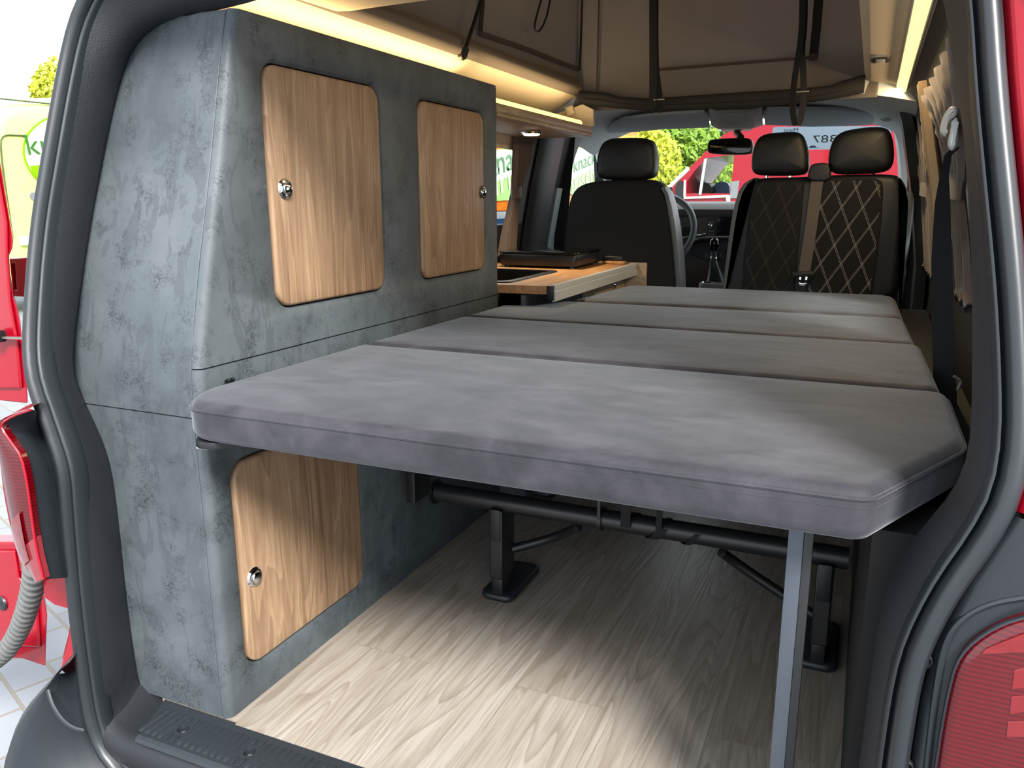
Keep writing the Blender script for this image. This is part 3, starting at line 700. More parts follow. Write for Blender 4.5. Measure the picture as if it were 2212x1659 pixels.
cushion('mattress_cushion', 'largest grey velour mattress cushion, at the tailgate end with a cut-off right corner', rounded([(-.965, .905), (.026, .905), (.142, 1.155), (.142, 1.462), (-1.012, 1.462), (-1.012, .975)], [.05, .02, .03, .03, .012, .05]), ZB, .640, .018, 2, .006)
cushion('mattress_cushion', 'second grey velour mattress cushion from the tailgate, lying against the tall cabinet', rounded([(-1.010, 1.466), (.134, 1.466), (.124, 1.928), (-1.004, 1.928)], [.02, .04, .03, .02]), ZB, .6415, .02, 0, .008)
cushion('mattress_cushion', 'third grey velour mattress cushion from the tailgate, beside the worktop', rounded([(-1.0, 1.932), (.116, 1.932), (.104, 2.345), (-.86, 2.345), (-.92, 2.18), (-1.0, 2.18)], [.03, .04, .04, .02, .01, .01]), ZB, .6415, .02, 0, .006)
cushion('mattress_cushion', 'farthest grey velour mattress cushion, behind the front seats', rounded([(-.84, 2.349), (.104, 2.349), (.095, 2.875), (-.80, 2.86)], [.02, .04, .08, .06]), ZB, .645, .026, 0, .006)
t = thing('bed_board', 'dark bed board under the mattress cushions', 'bed board', (-.45, 1.9, .55))
MB().loft(pillow(rounded([(-.962, .912), (-.93, .912), (-.90, .95), (.0, .95), (.10, 1.18), (.11, 1.462), (-1.008, 1.462), (-1.008, .975)], [.02, .01, .01, .02, .03, .01, .01, .04]), 'z', .561, .5745, .003, 2)).build('board', 'plastic_dark', t)
MB().loft(pillow([(-.84, 1.468), (.11, 1.468), (.085, 2.86), (-.80, 2.86)], 'z', .557, .5745, .003, 2)).build('board', 'plastic_dark', t)
c = at(433, 953, 'y', .93); MB().obox((c.x + .012, .94, .5595), ((1, 0, 0), (0, 1, 0), (0, 0, 1)), (.012, .02, .0012), .0004).build('end_strip', 'aluminium', t)
# support post
t = thing('support_post', 'square grey metal post holding up the right front of the bed', 'post', (-.06, 1.0, 0))
pt = at(1703, 1153, 'y', .985); wv = at(1735, 1158, 'y', .985).x - pt.x
MB().box(pt.x, pt.x + .0185, .985, 1.012, .0015, .5565, .0012).build('tube', 'post_grey', t)
MB().box(pt.x + .0188, pt.x + .0295, .986, 1.010, .012, .554, .0005).build('side_strip', 'plastic_dark', t)
MB().box(pt.x - .01, pt.x + .03, .975, 1.025, 0.0, .003, .001).build('foot_plate', 'plastic_dark', t)

# bench frame below the bed
t = thing('bench_frame', 'black tubular steel bench frame standing on the floor under the bed', 'bed frame', (-.4, 1.68, 0))
YT = 1.62
a = at(945, 1064, 'y', YT); b = at(1805, 1200, 'y', YT); zt = (a.z + b.z) / 2
MB().tube([(a.x, YT, zt), (.018, YT, zt)], .0225, 20).build('cross_tube', 'bed_steel', t)
MB().lathe((a.x - .002, YT, zt), (-1, 0, 0), [(.0001, .006), (.03, .006), (.032, 0), (.0001, 0)], 20).build('tube_flange', 'bed_steel', t)
lx = [(at(1082, 1180, 'y', YT).x, 0), (-.022, 1)]
for x, rt in lx:
    l = MB().loft([[(x - .017, YT - .03, z), (x + .017, YT - .03, z), (x + .017, YT + .045, z), (x - .017, YT + .045, z)] for z in (.06, zt - .01)]).build('leg', 'bed_steel', t, bevel=.004)
    MB().box(x - .013, x + .013, YT - .034, YT - .0305, .16, .24, .002).build('latch', 'plastic_dark', l)
    MB().box(x - .014, x + .014, YT - .033, YT - .0305, .30, .36, .002).build('latch_cover', 'plastic_dark', l)
    MB().box(x - .014, x + .014, YT - .024, YT + .03, .012, .07, .003).build('bracket', 'bed_steel', l)
    yf0, yf1 = 1.59, 1.79
    f = MB().loft(pillow(rrect(x - .047, x + .04, yf0, yf1, .025, 6), 'z', 0.0, .020, .009, 3)).build('foot_plate', 'plastic_black', l)
def strut(pts, r=.011):
    MB().tube(smooth([Vector(p) for p in pts], 2), [r * .35] + [r] * (len(smooth([Vector(p) for p in pts], 2)) - 2) + [r * .4], 12).build('strut', 'bed_steel', t)
strut([at(1088, 1189, 'y', YT + .03), at(1130, 1180, 'y', YT + .05), at(1200, 1160, 'y', YT + .06), at(1235, 1145, 'y', YT + .03), at(1250, 1138, 'y', YT + .01)])
strut([at(1558, 1192, 'y', YT + .01), at(1575, 1205, 'y', YT + .03), at(1620, 1237, 'y', YT + .04), at(1700, 1290, 'y', YT + .04), at(1760, 1330, 'y', YT + .035)])
for px in (1300,): 
    x = at(px, 1120, 'y', YT).x; MB().lathe((x - .004, YT, zt), (1, 0, 0), [(.0225, 0), (.028, 0), (.028, .009), (.0225, .009)], 20).box(x - .003, x + .004, YT - .027, YT - .02, zt, .556).build('ring_clamp', 'bed_steel', t)
for px, w in ((1368, .022), (1440, .013)):
    x = at(px, 1120, 'y', YT).x
    MB().loft([[(x + dx + .006 * i, YT + .03 * cos(q), zt + .026 * sin(q)) for dx in (-w / 2, w / 2)] for i, q in enumerate([PI * .25 + 2 * PI * j / 14 * -.8 for j in range(13)])], closed=False).box(x - w / 2 - .01, x + w / 2 - .01, YT - .029, YT - .026, zt, .557).build('strap', 'strap_black', t)
MB().box(-.80, .03, YT + .10, YT + .16, .50, .545, .006).build('hinge_rail', 'bed_steel', t)
MB().box(-.98, -.955, YT - .05, YT + .03, zt - .02, .557, .004).build('end_bracket', 'bed_steel', t)
x = at(1180, 1140, 'y', 2.3).x
t2 = MB().loft(pillow(rrect(x - .09, x + .03, 2.28, 2.46, .03, 5), 'z', 0, .02, .008, 2)).build('rear_foot', 'plastic_black', t)
# ================================================================== lifting roof: canvas bellows, lid, straps
def sheet(P, nu, nv, amp, th=.004, seed=0.0, dirv=(0, 1, 0)):
    """wrinkled cloth panel; P(u,v) gives points; thickness along dirv"""
    d = Vector(dirv); rows = []
    for side in (0, 1):
        pass
    F = []; 
    for i in range(nu + 1):
        r = []
        for j in range(nv + 1):
            p = Vector(P(i / nu, j / nv)); a = amp * (noise.noise(Vector((p.x * 3 + seed, p.y * 3, p.z * 1.1))) + .4 * noise.noise(Vector((p.x * 11, p.y * 11 + seed, p.z * 4))))
            r.append(p + d * a)
        F.append(r)
    return F
t = thing('roof_tent', 'brown canvas tent bellows of the raised roof above the bed', 'tent', (-.565, 2.3, 1.38))
def cloth(F, name, d, mat='canvas', par=None):
    m = MB(); m.loft(F, closed=False); m.loft([[p + Vector(d) for p in r] for r in F], closed=False); return m.build(name, mat, par or t, angle=1.5)
x0, x1, y0, y1, z0, z1 = -1.092, -.04, 1.50, 3.10, 1.385, 2.1
cloth(sheet(lambda u, v: (lerp(x0 - .02, x1 + .02, u), y1 + .005, lerp(1.285, z1, v)), 46, 24, .014), 'front_panel', (0, .004, 0))
cloth(sheet(lambda u, v: (x0, lerp(y0 - .02, y1 + .03, u), lerp(z0 - .02, z1, v)), 50, 24, .010, seed=4, dirv=(1, 0, 0)), 'left_panel', (-.004, 0, 0))
cloth(sheet(lambda u, v: (x1, lerp(y0 - .02, y1 + .03, u), lerp(z0 - .02, z1, v)), 40, 16, .008, seed=9, dirv=(1, 0, 0)), 'right_panel', (.004, 0, 0))
cloth(sheet(lambda u, v: (lerp(x0, x1, u), y0 - .01, lerp(1.41, z1, v)), 30, 14, .01, seed=2), 'rear_panel', (0, -.004, 0))
def strip(pts, w, nrm, name, off=.004, mat='canvas_dark', th=.003, par=None):
    """flat tape along pts lying on a plane of normal nrm"""
    pts = [Vector(p) for p in pts]; nv = Vector(nrm); rg = []
    for i, p in enumerate(pts):
        d = (pts[min(i + 1, len(pts) - 1)] - pts[max(i - 1, 0)]).normalized(); s = d.cross(nv).normalized() * w / 2; o = nv * off
        rg.append([p - s + o, p + s + o, p + s + o + nv * th, p - s + o + nv * th])
    return MB().loft(rg).build(name, mat, par or t, angle=.5)
YC = 3.085
strip([at(1425, 151, 'y', YC), at(1560, 140, 'y', YC), at(1748, 125, 'y', YC)], .010, (0, -1, 0), 'window_zip')
strip([at(1757, 126, 'y', YC), at(1764, 60, 'y', YC), at(1771, -30, 'y', YC), at(1778, -90, 'y', YC)], .030, (0, -1, 0), 'window_zip', mat='strap_black')
strip([at(1748, 125, 'y', YC), at(1766, 124, 'y', YC)], .022, (0, -1, 0), 'window_zip', off=.008)
strip([at(1290, 196, 'y', YC), at(1293, 90, 'y', YC), at(1296, -60, 'y', YC)], .006, (0, -1, 0), 'corner_seam')
XL = -1.083
strip([at(1033, 72, 'x', XL), at(1140, 108, 'x', XL), at(1247, 150, 'x', XL)], .014, (1, 0, 0), 'side_window_zip')
strip([at(1034, 68, 'x', XL), at(1037, 30, 'x', XL), at(1042, -40, 'x', XL)], .022, (1, 0, 0), 'side_window_zip', mat='strap_black')
strip([at(1249, 152, 'x', XL), at(1252, 90, 'x', XL), at(1256, -30, 'x', XL)], .016, (1, 0, 0), 'side_window_zip', mat='strap_black')
a = at(800, 20, 'x', XL); strip([a, a + Vector((0, 0, .3))], .05, (1, 0, 0), 'rear_tape', mat='strap_black')
m = MB().box(-1.16, .02, 1.40, 3.2, 2.095, 2.13, .01); o = m.build('roof_lid', 'headliner_cream', t)
# dark lower edge roll in front
bot = [(1258, 226), (1330, 234), (1400, 240), (1500, 237), (1600, 233), (1700, 227), (1780, 218), (1868, 201)]
topl = [(1253, 196), (1310, 200), (1335, 209), (1400, 213), (1500, 206), (1600, 199), (1700, 193), (1790, 186), (1826, 172), (1868, 160)]
def onpoly(l, x):
    return interp([(a, b) for a, b in l], x)
m = MB(); rg = []
for i in range(41):
    px = lerp(1253, 1868, i / 40); a = at(px, onpoly(topl, px), 'y', 3.055); b = at(px, onpoly(bot, px), 'y', 3.055); c = (a + b) / 2; h = (a - b).length / 2
    rg.append([c + Vector((0, .022 * cos(q), h * sin(q))) for q in [2 * PI * j / 12 for j in range(12)]])
m.loft(rg).build('edge_roll', 'roll_dark', t)
strip([at(px, lerp(onpoly(bot, px), onpoly(topl, px), .42), 'y', 3.03) for px in range(1260, 1860, 40)], .002, (0, -1, 0), 'roll_seam', off=0, mat='strap_black')
def strap_loop(name, label, path, w, buckle):
    t = thing(name, label, 'strap', path[0], 'black straps hanging from the raised roof')
    pts = smooth([Vector(p) for p in path], 2); rg = []
    for i, p in enumerate(pts):
        d = (pts[min(i + 1, len(pts) - 1)] - pts[max(i - 1, 0)]).normalized(); n_ = Vector((d.z, 0, -d.x)).normalized(); a = Vector((0, 1, 0)) * .004 + n_ * .0012
        s = (Vector((0, 1, 0)) * .25 + n_ * .97 if abs(d.z) > .5 else Vector((0, 1, 0))); s = s.normalized() * w / 2
        q = d.cross(s).normalized() * .0012
        rg.append([p - s - q, p + s - q, p + s + q, p - s + q])
    MB().loft(rg).build('webbing', 'strap_black', t, angle=.8)
    b = Vector(buckle); MB().box(b.x - .02, b.x + .02, b.y - .004, b.y, b.z - .0025, b.z + .0025, .001).build('buckle', 'steel_dull', t)
Y1, Y2 = 2.96, 2.93
A = lambda px, py, y: at(px, py, 'y', y)
strap_loop('roof_strap', 'black webbing strap hanging in a loop, left of the two under the tent', [A(1411, -70, Y1), A(1411, 60, Y1), A(1411, 200, Y1), A(1410, 226, Y1), A(1415, 243, Y1), A(1421, 238, Y1 + .006), A(1423, 215, Y1 + .008), A(1420, 190, Y1 + .008), A(1413, 140, Y1 + .008), A(1413, -60, Y1 + .008)], .030, A(1424, 215, Y1))
strap_loop('roof_strap', 'black webbing strap hanging in a loop, right of the two under the tent', [A(1734, -70, Y2), A(1733, 40, Y2), A(1730, 90, Y2), A(1716, 170, Y2), A(1711, 225, Y2), A(1715, 262, Y2), A(1721, 271, Y2), A(1729, 262, Y2 + .004), A(1736, 220, Y2 + .006), A(1736, 160, Y2 + .006), A(1731, 110, Y2 + .006), A(1738, 60, Y2 + .008), A(1738, -60, Y2 + .008)], .020, A(1734, 198, Y2 - .004))
t = thing('roof_strut', 'thin black gas strut rising from the left roof edge', 'strut', at(998, 124, 'x', -1.06))
XS = -1.05
MB().tube([at(1003, 112, 'x', XS), at(1022, 56, 'x', XS), at(1046, -20, 'x', XS), at(1060, -64, 'x', XS)], .0055, 10).build('rod', 'strap_black', t)
MB().tube([at(1001, 124, 'x', XS), at(1006, 106, 'x', XS)], .010, 10).build('joint', 'plastic_black', t)
c = at(996, 124, 'x', XS - .006); MB().lathe(c, (-1, 0, 0), [(.0001, -.006), (.009, -.006), (.009, .006), (.0001, .006)], 14).build('ball_stud', 'steel_dull', t)
t = tag(MB().tube(smooth([at(1172, -10, 'x', -1.05), at(1160, 30, 'x', -1.05), at(1154, 58, 'x', -1.05), at(1158, 70, 'x', -1.05), at(1168, 66, 'x', -1.05), at(1182, 35, 'x', -1.05), at(1190, -10, 'x', -1.05)], 2), .0035, 8).build('pull_cord', 'strap_black'), 'thin black pull cord hanging in a loop before the canvas', 'cord')

# right headliner lamp and light strip
t = thing('light_strip', 'warm light strip along the cream headliner on the right side', 'light strip', (.053, 2.1, 1.31))
q = Vector((.037, 0, -.024)).normalized(); nn = Vector((-.024, 0, -.037)).normalized()
def along(c, y, prof): return [Vector((c[0], y, c[1])) + q * u + nn * v for u, v in prof]
MB().loft([along((.0535, 1.310), y, [(-.019, 0), (.019, 0), (.019, .005), (-.019, .005)]) for y in (1.12, 3.16)]).build('profile', 'aluminium', t)
MB().loft([along((.0535, 1.310), y, [(-.016, .0052), (.016, .0052), (.012, .009), (-.012, .009)]) for y in (1.122, 3.158)]).build('diffuser', 'led_warm', t)
t = thing('reading_lamp', 'small dark recessed lamp in the right cream headliner', 'lamp', at(1902, 127, 'z', 1.333))
c = at(1902, 127, 'z', 1.331); hx, hy = .027, .06
MB().loft([[(c.x + x, c.y + y, 1.3335) for x, y in rrect(-hx, hx, -hy, hy, .02)], [(c.x + x, c.y + y, 1.328) for x, y in rrect(-hx, hx, -hy, hy, .02)]]).build('bezel', 'console_grey', t)
MB().loft([[(c.x + x, c.y + y, 1.328) for x, y in rrect(-hx * .8, hx * .8, -hy * .8, hy * .8, .012)], [(c.x + x, c.y + y, 1.3262) for x, y in rrect(-hx * .78, hx * .78, -hy * .78, hy * .78, .012)]]).build('cover', 'plastic_dark', t)
MB().box(c.x - .012, c.x + .012, c.y - hy * .5, c.y + hy * .5, 1.3235, 1.326, .001).build('lens', 'console_grey', t)

# ================================================================== cab: seats, dashboard, steering wheel
def slab(pts, y0, y1, r, px=True, puff=0):
    """pillow from photo-pixel outline on the plane y0, extruded forward to y1"""
    o = [at(a, b, 'y', y0) for a, b in pts]; return pillow([(p.x, p.z) for p in o], 'y', y1, y0, r, 4, puff=puff)
YS = 3.26
t = thing('driver_seat', 'black leather driver seat with headrest, left of the gear lever', 'seat', (-.96, 3.36, .2))
o = smooth([(1208, 660), (1212, 560), (1220, 470), (1230, 420), (1252, 397), (1300, 389), (1395, 386), (1425, 393), (1443, 420), (1455, 480), (1463, 560), (1467, 660)], 2, True)
MB().loft(slab(o, YS, YS + .12, .03, puff=.008)).build('backrest', 'seat_suede', t, angle=1.3)
o = smooth([(1428, 395), (1446, 425), (1460, 500), (1468, 580), (1471, 660), (1461, 660), (1456, 580), (1448, 500), (1436, 430)], 1, True)
MB().loft(slab(o, YS - .006, YS + .115, .012)).build('side_bolster', 'seat_side', t, angle=1.3)
o = smooth([(1284, 372), (1287, 330), (1302, 299), (1350, 296), (1400, 297), (1411, 318), (1414, 372), (1400, 387), (1345, 389), (1294, 388)], 2, True)
MB().loft(slab(o, YS - .01, YS + .10, .03, puff=.006)).build('headrest', 'headrest_black', t, angle=1.3)
for px in (1322, 1378):
    c = at(px, 388, 'y', YS + .05); MB().tube([c + Vector((0, 0, -.06)), c + Vector((0, 0, .05))], .006, 10).build('headrest_post', 'chrome', t)
a = at(1300, 640, 'y', YS); MB().loft(pillow(rrect(-1.23, -.73, 3.40, 3.85, .06, 5), 'z', .32, .46, .04, 3)).build('seat_cushion', 'seat_suede', t)
MB().loft(pillow(rrect(-1.2, -.74, 3.30, 3.80, .03, 3), 'z', 0, .318, .02, 2)).build('seat_base', 'plastic_dark', t)

t = thing('passenger_bench', 'black double passenger bench with diamond quilting and two headrests', 'seat', (-.2, 3.36, .2))
o = smooth([(1556, 670), (1562, 620), (1576, 510), (1590, 430), (1604, 397), (1630, 384), (1742, 382), (1760, 379), (1800, 378), (1925, 375), (1948, 384), (1958, 410), (1957, 480), (1946, 570), (1938, 670)], 2, True)
MB().loft(slab(o, YS, YS + .13, .03)).build('backrest', 'seat_leather', t, angle=1.3)
o = smooth([(1934, 379), (1950, 388), (1961, 412), (1972, 412), (1976, 440), (1966, 520), (1954, 600), (1950, 660), (1938, 660), (1945, 580), (1954, 480), (1955, 420)], 1, True)
MB().loft(slab(o, YS - .004, YS + .11, .01)).build('side_bolster', 'seat_side', t, angle=1.3)
o = smooth([(1556, 660), (1568, 560), (1583, 450), (1599, 402), (1625, 384), (1640, 384), (1612, 405), (1597, 452), (1581, 560), (1570, 660)], 1, True)
MB().loft(slab(o, YS - .006, YS + .1, .008)).build('side_bolster', 'seat_side', t, angle=1.3)
def quilt(pts, name, mat, sx, sz, parent, tilt):
    o = [at(a, b, 'y', YS - .008) for a, b in pts]; pl = [(p.x, p.z) for p in o]
    m = MB(); m.loft(slab(pts, YS - .008, YS + .02, .006))
    xs = [p[0] for p in pl]; zs = [p[1] for p in pl]; cx = sum(xs) / len(xs); zt = max(zs); zb = .60
    def xr_(z):
        r = []
        for (x0, z0), (x1, z1) in zip(pl, pl[1:] + pl[:1]):
            if (z0 - z) * (z1 - z) < 0: r.append(x0 + (x1 - x0) * (z - z0) / (z1 - z0))
        return (min(r) + .008, max(r) - .008) if len(r) >= 2 else None
    def clip(f):
        seg = []; zz = zb
        while zz < zt - .004:
            R_ = xr_(zz); x = f(zz)
            if R_ and R_[0] <= x <= R_[1]: seg.append((x, zz))
            elif len(seg) > 1: yield seg; seg = []
            else: seg = []
            zz += .006
        if len(seg) > 1: yield seg
    for sl in (-.42, .62):
        for k in range(-12, 13):
            for dd in (-.0026, .0026):
                for seg in clip(lambda z: cx + k * sx + dd + (z - .85) * sl):
                    a, b = seg[0], seg[-1]; m.tube([(a[0], YS - .0082, a[1]), (b[0], YS - .0082, b[1])], .0006, 5, 1)
    return m.build(name, 'seat_suede', parent, mats=(mat,), angle=.9)
quilt([(1600, 660), (1606, 560), (1618, 460), (1630, 405), (1645, 392), (1738, 390), (1731, 470), (1722, 560), (1714, 660)], 'quilted_panel', 'stitch_dark', .072, .066, t, .05)
quilt([(1738, 660), (1746, 560), (1756, 470), (1768, 395), (1785, 387), (1890, 384), (1905, 392), (1908, 410), (1905, 470), (1895, 560), (1880, 660)], 'quilted_panel', 'stitch', .072, .066, t, .03)
for pts in ([(1620, 360), (1624, 320), (1640, 289), (1690, 284), (1728, 283), (1740, 305), (1747, 345), (1744, 372), (1725, 379), (1640, 379), (1626, 374)],
            [(1787, 360), (1790, 320), (1808, 285), (1860, 274), (1915, 272), (1928, 292), (1933, 330), (1929, 360), (1910, 372), (1850, 376), (1800, 376)]):
    h = MB().loft(slab(smooth(pts, 2, True), YS - .012, YS + .10, .03, puff=.006)).build('headrest', 'headrest_black', t, angle=1.3)
    for f in (.3, .7):
        c = at(lerp(pts[0][0], pts[7][0], f), 380, 'y', YS + .05); MB().tube([c + Vector((0, 0, -.06)), c + Vector((0, 0, .05))], .006, 8).build('headrest_post', 'chrome', h)
MB().loft(slab(smooth([(1742, 392), (1748, 362), (1756, 353), (1786, 351), (1793, 360), (1796, 392)], 1, True), YS - .02, YS + .06, .008)).build('belt_outlet', 'plastic_dark', t)
MB().loft(pillow(rrect(-.52, .13, 3.40, 3.85, .06, 5), 'z', .32, .46, .04, 3)).build('seat_cushion', 'seat_suede', t)
MB().loft(pillow(rrect(-.48, .10, 3.30, 3.80, .03, 3), 'z', 0, .318, .02, 2)).build('seat_base', 'plastic_dark', t)
b = thing('seat_belt', 'brown-grey seat belt hanging down the middle of the passenger bench back', 'seat belt', at(1745, 480, 'y', YS - .03))
rg = []
for px, py in ((1768, 384), (1764, 400), (1755, 470), (1744, 545), (1737, 590)):
    c = at(px, py, 'y', YS - .014); rg.append([c + Vector((s * .021, d, 0)) for s, d in ((-1, 0), (1, 0), (1, .0018), (-1, .0018))])
MB().loft(rg).build('webbing', 'belt_grey', b, angle=.6)
c = at(1735, 592, 'y', YS - .03); MB().obox(c, ((1, 0, .08), (0, 1, 0), (-.08, 0, 1)), (.040, .008, .010), .004).build('tongue_guide', 'plastic_dark', b)
c = at(1735, 606, 'y', YS - .03); m = MB(); m.box(c.x - .016, c.x - .006, c.y - .002, c.y + .002, c.z - .018, c.z + .016, .001).box(c.x + .006, c.x + .016, c.y - .002, c.y + .002, c.z - .018, c.z + .016, .001).box(c.x - .016, c.x + .016, c.y - .0021, c.y + .0021, c.z - .020, c.z - .010, .001); m.build('tongue', 'chrome', b)

# dashboard
t = thing('dashboard', 'dark dashboard below the windscreen with display and heater controls', 'dashboard', (-.6, 4.3, .5))
pr = [(4.60, .90), (4.45, .935), (4.25, .938), (4.14, .925), (4.11, .90), (4.115, .875), (4.14, .86), (4.15, .70), (4.17, .62), (4.24, .55), (4.40, .45), (4.60, .40)]
MB().loft([[(x, y, z) for y, z in pr] for x in [lerp(-1.37, .17, i / 12) for i in range(13)]]).build('body', 'dash_plastic', t, angle=.9)
a = at(1528, 462, 'y', 4.13); b = at(1582, 524, 'y', 4.13); cxs = -.62
MB().loft(pillow(rrect(a.x, a.x + .27, b.z, a.z, .008, 3), 'y', 4.16, 4.118, .006, 2)).build('display_frame', 'dash_dark', t)
s0 = at(1551, 468, 'y', 4.117); s1 = at(1582, 515, 'y', 4.117)
MB().box(s0.x, s0.x + .18, 4.114, 4.1178, s1.z + .004, s0.z, .002).build('screen', 'screen', t)
MB().lathe((at(1536, 487, 'y', 4.117).x, 4.117, at(1536, 487, 'y', 4.117).z), (0, -1, 0), [(.0001, 0), (.012, 0), (.012, .012), (.009, .014), (.0001, .014)], 20).build('volume_knob', 'chrome', t)
for py in (480, 499, 506): c = at(1536, py, 'y', 4.117); MB().box(c.x - .014, c.x + .014, 4.1145, 4.1178, c.z - .002, c.z + .002, .0005).build('display_button', 'steel_dull', t)
a = at(1485, 530, 'y', 4.14); b = at(1575, 562, 'y', 4.14)
MB().loft(slab([(1487, 531), (1520, 514), (1585, 514), (1585, 564), (1540, 562), (1515, 560), (1487, 548)], 4.12, 4.2, .006)).build('heater_panel', 'dash_dark', t)
MB().loft(slab([(1483, 525), (1512, 511), (1585, 510), (1585, 517), (1516, 518), (1490, 529)], 4.06, 4.2, .008)).build('shelf_lip', 'dash_plastic', t)
for px in (1534, 1567):
    c = at(px, 552, 'y', 4.118); r = MB().lathe(c, (0, -1, 0), [(.0001, 0), (.022, 0), (.022, .012), (.017, .016), (.0001, .016)], 24).build('heater_dial', 'dash_dark', t)
    MB().lathe(c, (0, -1, 0), [(.022, .008), (.025, .008), (.025, .012), (.022, .012)], 24).build('dial_ring', 'chrome', r)
# steering wheel
t = thing('steering_wheel', 'grey leather steering wheel behind the driver seat', 'steering wheel', (-.95, 3.95, .8))
cw = at(1418, 498, 'y', 3.95); ax = Vector((0, -.91, .42)).normalized(); u = Vector((1, 0, 0)); v = ax.cross(u).normalized()
MB().tube([cw + (u * cos(q) + v * sin(q)) * .183 for q in [2 * PI * i / 48 for i in range(48)]], .0165, 14, closed=True).build('rim', 'seat_side', t)
MB().lathe(cw - ax * .02, ax, [(.0001, 0), (.075, 0), (.08, .012), (.07, .028), (.0001, .034)], 32).build('hub', 'seat_leather', t)
for q in (0, PI, -PI / 2):
    d = u * cos(q) + v * sin(q); MB().beam(cw + d * .06, cw + d * .172, .05, .014, ax, .004).build('spoke', 'seat_leather', t)
    if q != -PI / 2: MB().beam(cw + d * .085 + ax * .012, cw + d * .128 + ax * .012, .038, .006, ax, .002).build('spoke_buttons', 'steel_dull', t)
rg = cw + ax * .0145
em = MB().lathe(rg, ax, [(.022, 0), (.025, .001), (.0265, 0), (.025, -.001)], 32)
for a0, b0 in (((-.012, .018), (-.004, .002)), ((-.004, .002), (0, .008)), ((0, .008), (.004, .002)), ((.004, .002), (.012, .018)), ((-.02, .006), (-.009, -.018)), ((-.009, -.018), (0, -.003)), ((0, -.003), (.009, -.018)), ((.009, -.018), (.02, .006))):
    em.beam(rg + u * a0[0] + v * a0[1], rg + u * b0[0] + v * b0[1], .0035, .002, ax)
em.build('emblem', 'chrome', t)
MB().tube([cw + u * .09 + v * -.02 - ax * .06, cw + u * .235 + v * .005 - ax * .055], [.006, .009], 10).build('stalk', 'chrome', t)
MB().tube([cw - ax * .02, cw - ax * .22], .03, 14).build('column', 'dash_dark', t)
# gear lever
t = thing('gear_lever', 'black gear lever with ball knob between the front seats', 'gear lever', (-.65, 3.8, 0))
YG = 3.78; k = at(1543, 528, 'y', YG)
MB().lathe(k, (0, .15, 1), [(.0001, -.03), (.013, -.03), (.018, -.012), (.023, .004), (.021, .018), (.012, .027), (.0001, .029)], 24).build('knob', 'glass_black', t)
MB().lathe(k + Vector((0, 0, -.066)), (0, 0, 1), [(.012, 0), (.016, .002), (.016, .010), (.012, .012)], 20).build('collar', 'chrome', t)
MB().tube([k + Vector((0, 0, -.028)), k + Vector((.002, 0, -.075))], [.012, .014], 14).build('stem', 'plastic_dark', t)
b0 = at(1548, 608, 'y', YG); rr = []
for z, w, d in ((k.z - .075, .016, .016), (k.z - .10, .020, .018), (k.z - .13, .03, .03), (b0.z, .042, .05)):
    f = (z - b0.z) / (k.z - .075 - b0.z); c = b0.lerp(k, f); rr.append([(c.x + x, c.y + y, z) for x, y in rrect(-w, w, -d, d, min(w, d) * .6, 5)])
MB().loft(rr).build('gaiter', 'seat_leather', t, angle=1.3)
a = at(1527, 604, 'y', YG)
MB().loft([[(b0.x + x, YG + y, b0.z - .002) for x, y in rrect(-.058, .058, -.07, .07, .02)], [(b0.x + x, YG + y, b0.z + .004) for x, y in rrect(-.056, .056, -.068, .068, .02)], [(b0.x + x, YG + y, b0.z + .003) for x, y in rrect(-.047, .047, -.058, .058, .018)]], True, True, True).build('frame', 'chrome', t)
MB().loft([[(b0.x + x, YG + .06 + y, z) for x, y in rrect(-w, w, -.15, .25, .03)] for z, w in ((.0, .058), (.3, .058), (b0.z - .03, .07), (b0.z - .003, .068))]).build('console', 'console_grey', t)

# sun visors, overhead console, mirror
def ceil_plate(name, label, cat, pts, zf, th, mat, grp=None):
    """plate under the front headliner: pixel outline on sloping height zf(py)"""
    P = [at(a, b, 'z', zf(b)) for a, b in pts]; t = thing(name, label, cat, P[0], grp)
    MB().prism(P, (0, 0, th)).build('pad', mat, t, bevel=.004); return t
zf = lambda py: 1.283 - .022 * (py - 240) / 50
ceil_plate('sun_visor', 'grey folded sun visor above the driver seat', 'sun visor', [(1312, 288), (1312, 278), (1322, 268), (1345, 258), (1400, 251), (1450, 247), (1522, 243), (1530, 250), (1533, 276), (1440, 279), (1380, 285)], zf, .012, 'visor_grey', 'sun visors')
ceil_plate('sun_visor', 'grey folded sun visor on the passenger side, right of the overhead console', 'sun visor', [(1652, 270), (1650, 246), (1656, 237), (1720, 236), (1820, 237), (1870, 243), (1895, 254), (1908, 268), (1850, 272), (1750, 274)], zf, .012, 'visor_grey', 'sun visors')
t = thing('overhead_console', 'grey overhead console at the top centre of the windscreen', 'console', at(1588, 255, 'z', 1.28))
lo = [at(a, b, 'z', 1.268) for a, b in ((1545, 240), (1630, 238), (1628, 277), (1552, 279))]; hi = [at(a, b, 'z', 1.285) for a, b in ((1528, 232), (1648, 229), (1650, 270), (1535, 272))]
MB().loft([hi, lo]).build('housing', 'console_grey', t, bevel=.006)
P = [at(a, b, 'z', 1.2665) for a, b in ((1553, 245), (1614, 243), (1613, 264), (1556, 266))]; MB().prism(P, (0, 0, .001)).build('flap', 'console_grey', t)
P = [at(a, b, 'z', 1.262) for a, b in ((1556, 280), (1626, 278), (1620, 283), (1562, 285))]; MB().prism(P, (0, 0, .008)).build('lamp_strip', 'steel_dull', t)
t = thing('rear_view_mirror', 'black interior rear-view mirror hanging before the windscreen', 'mirror', at(1576, 316, 'y', 3.95))
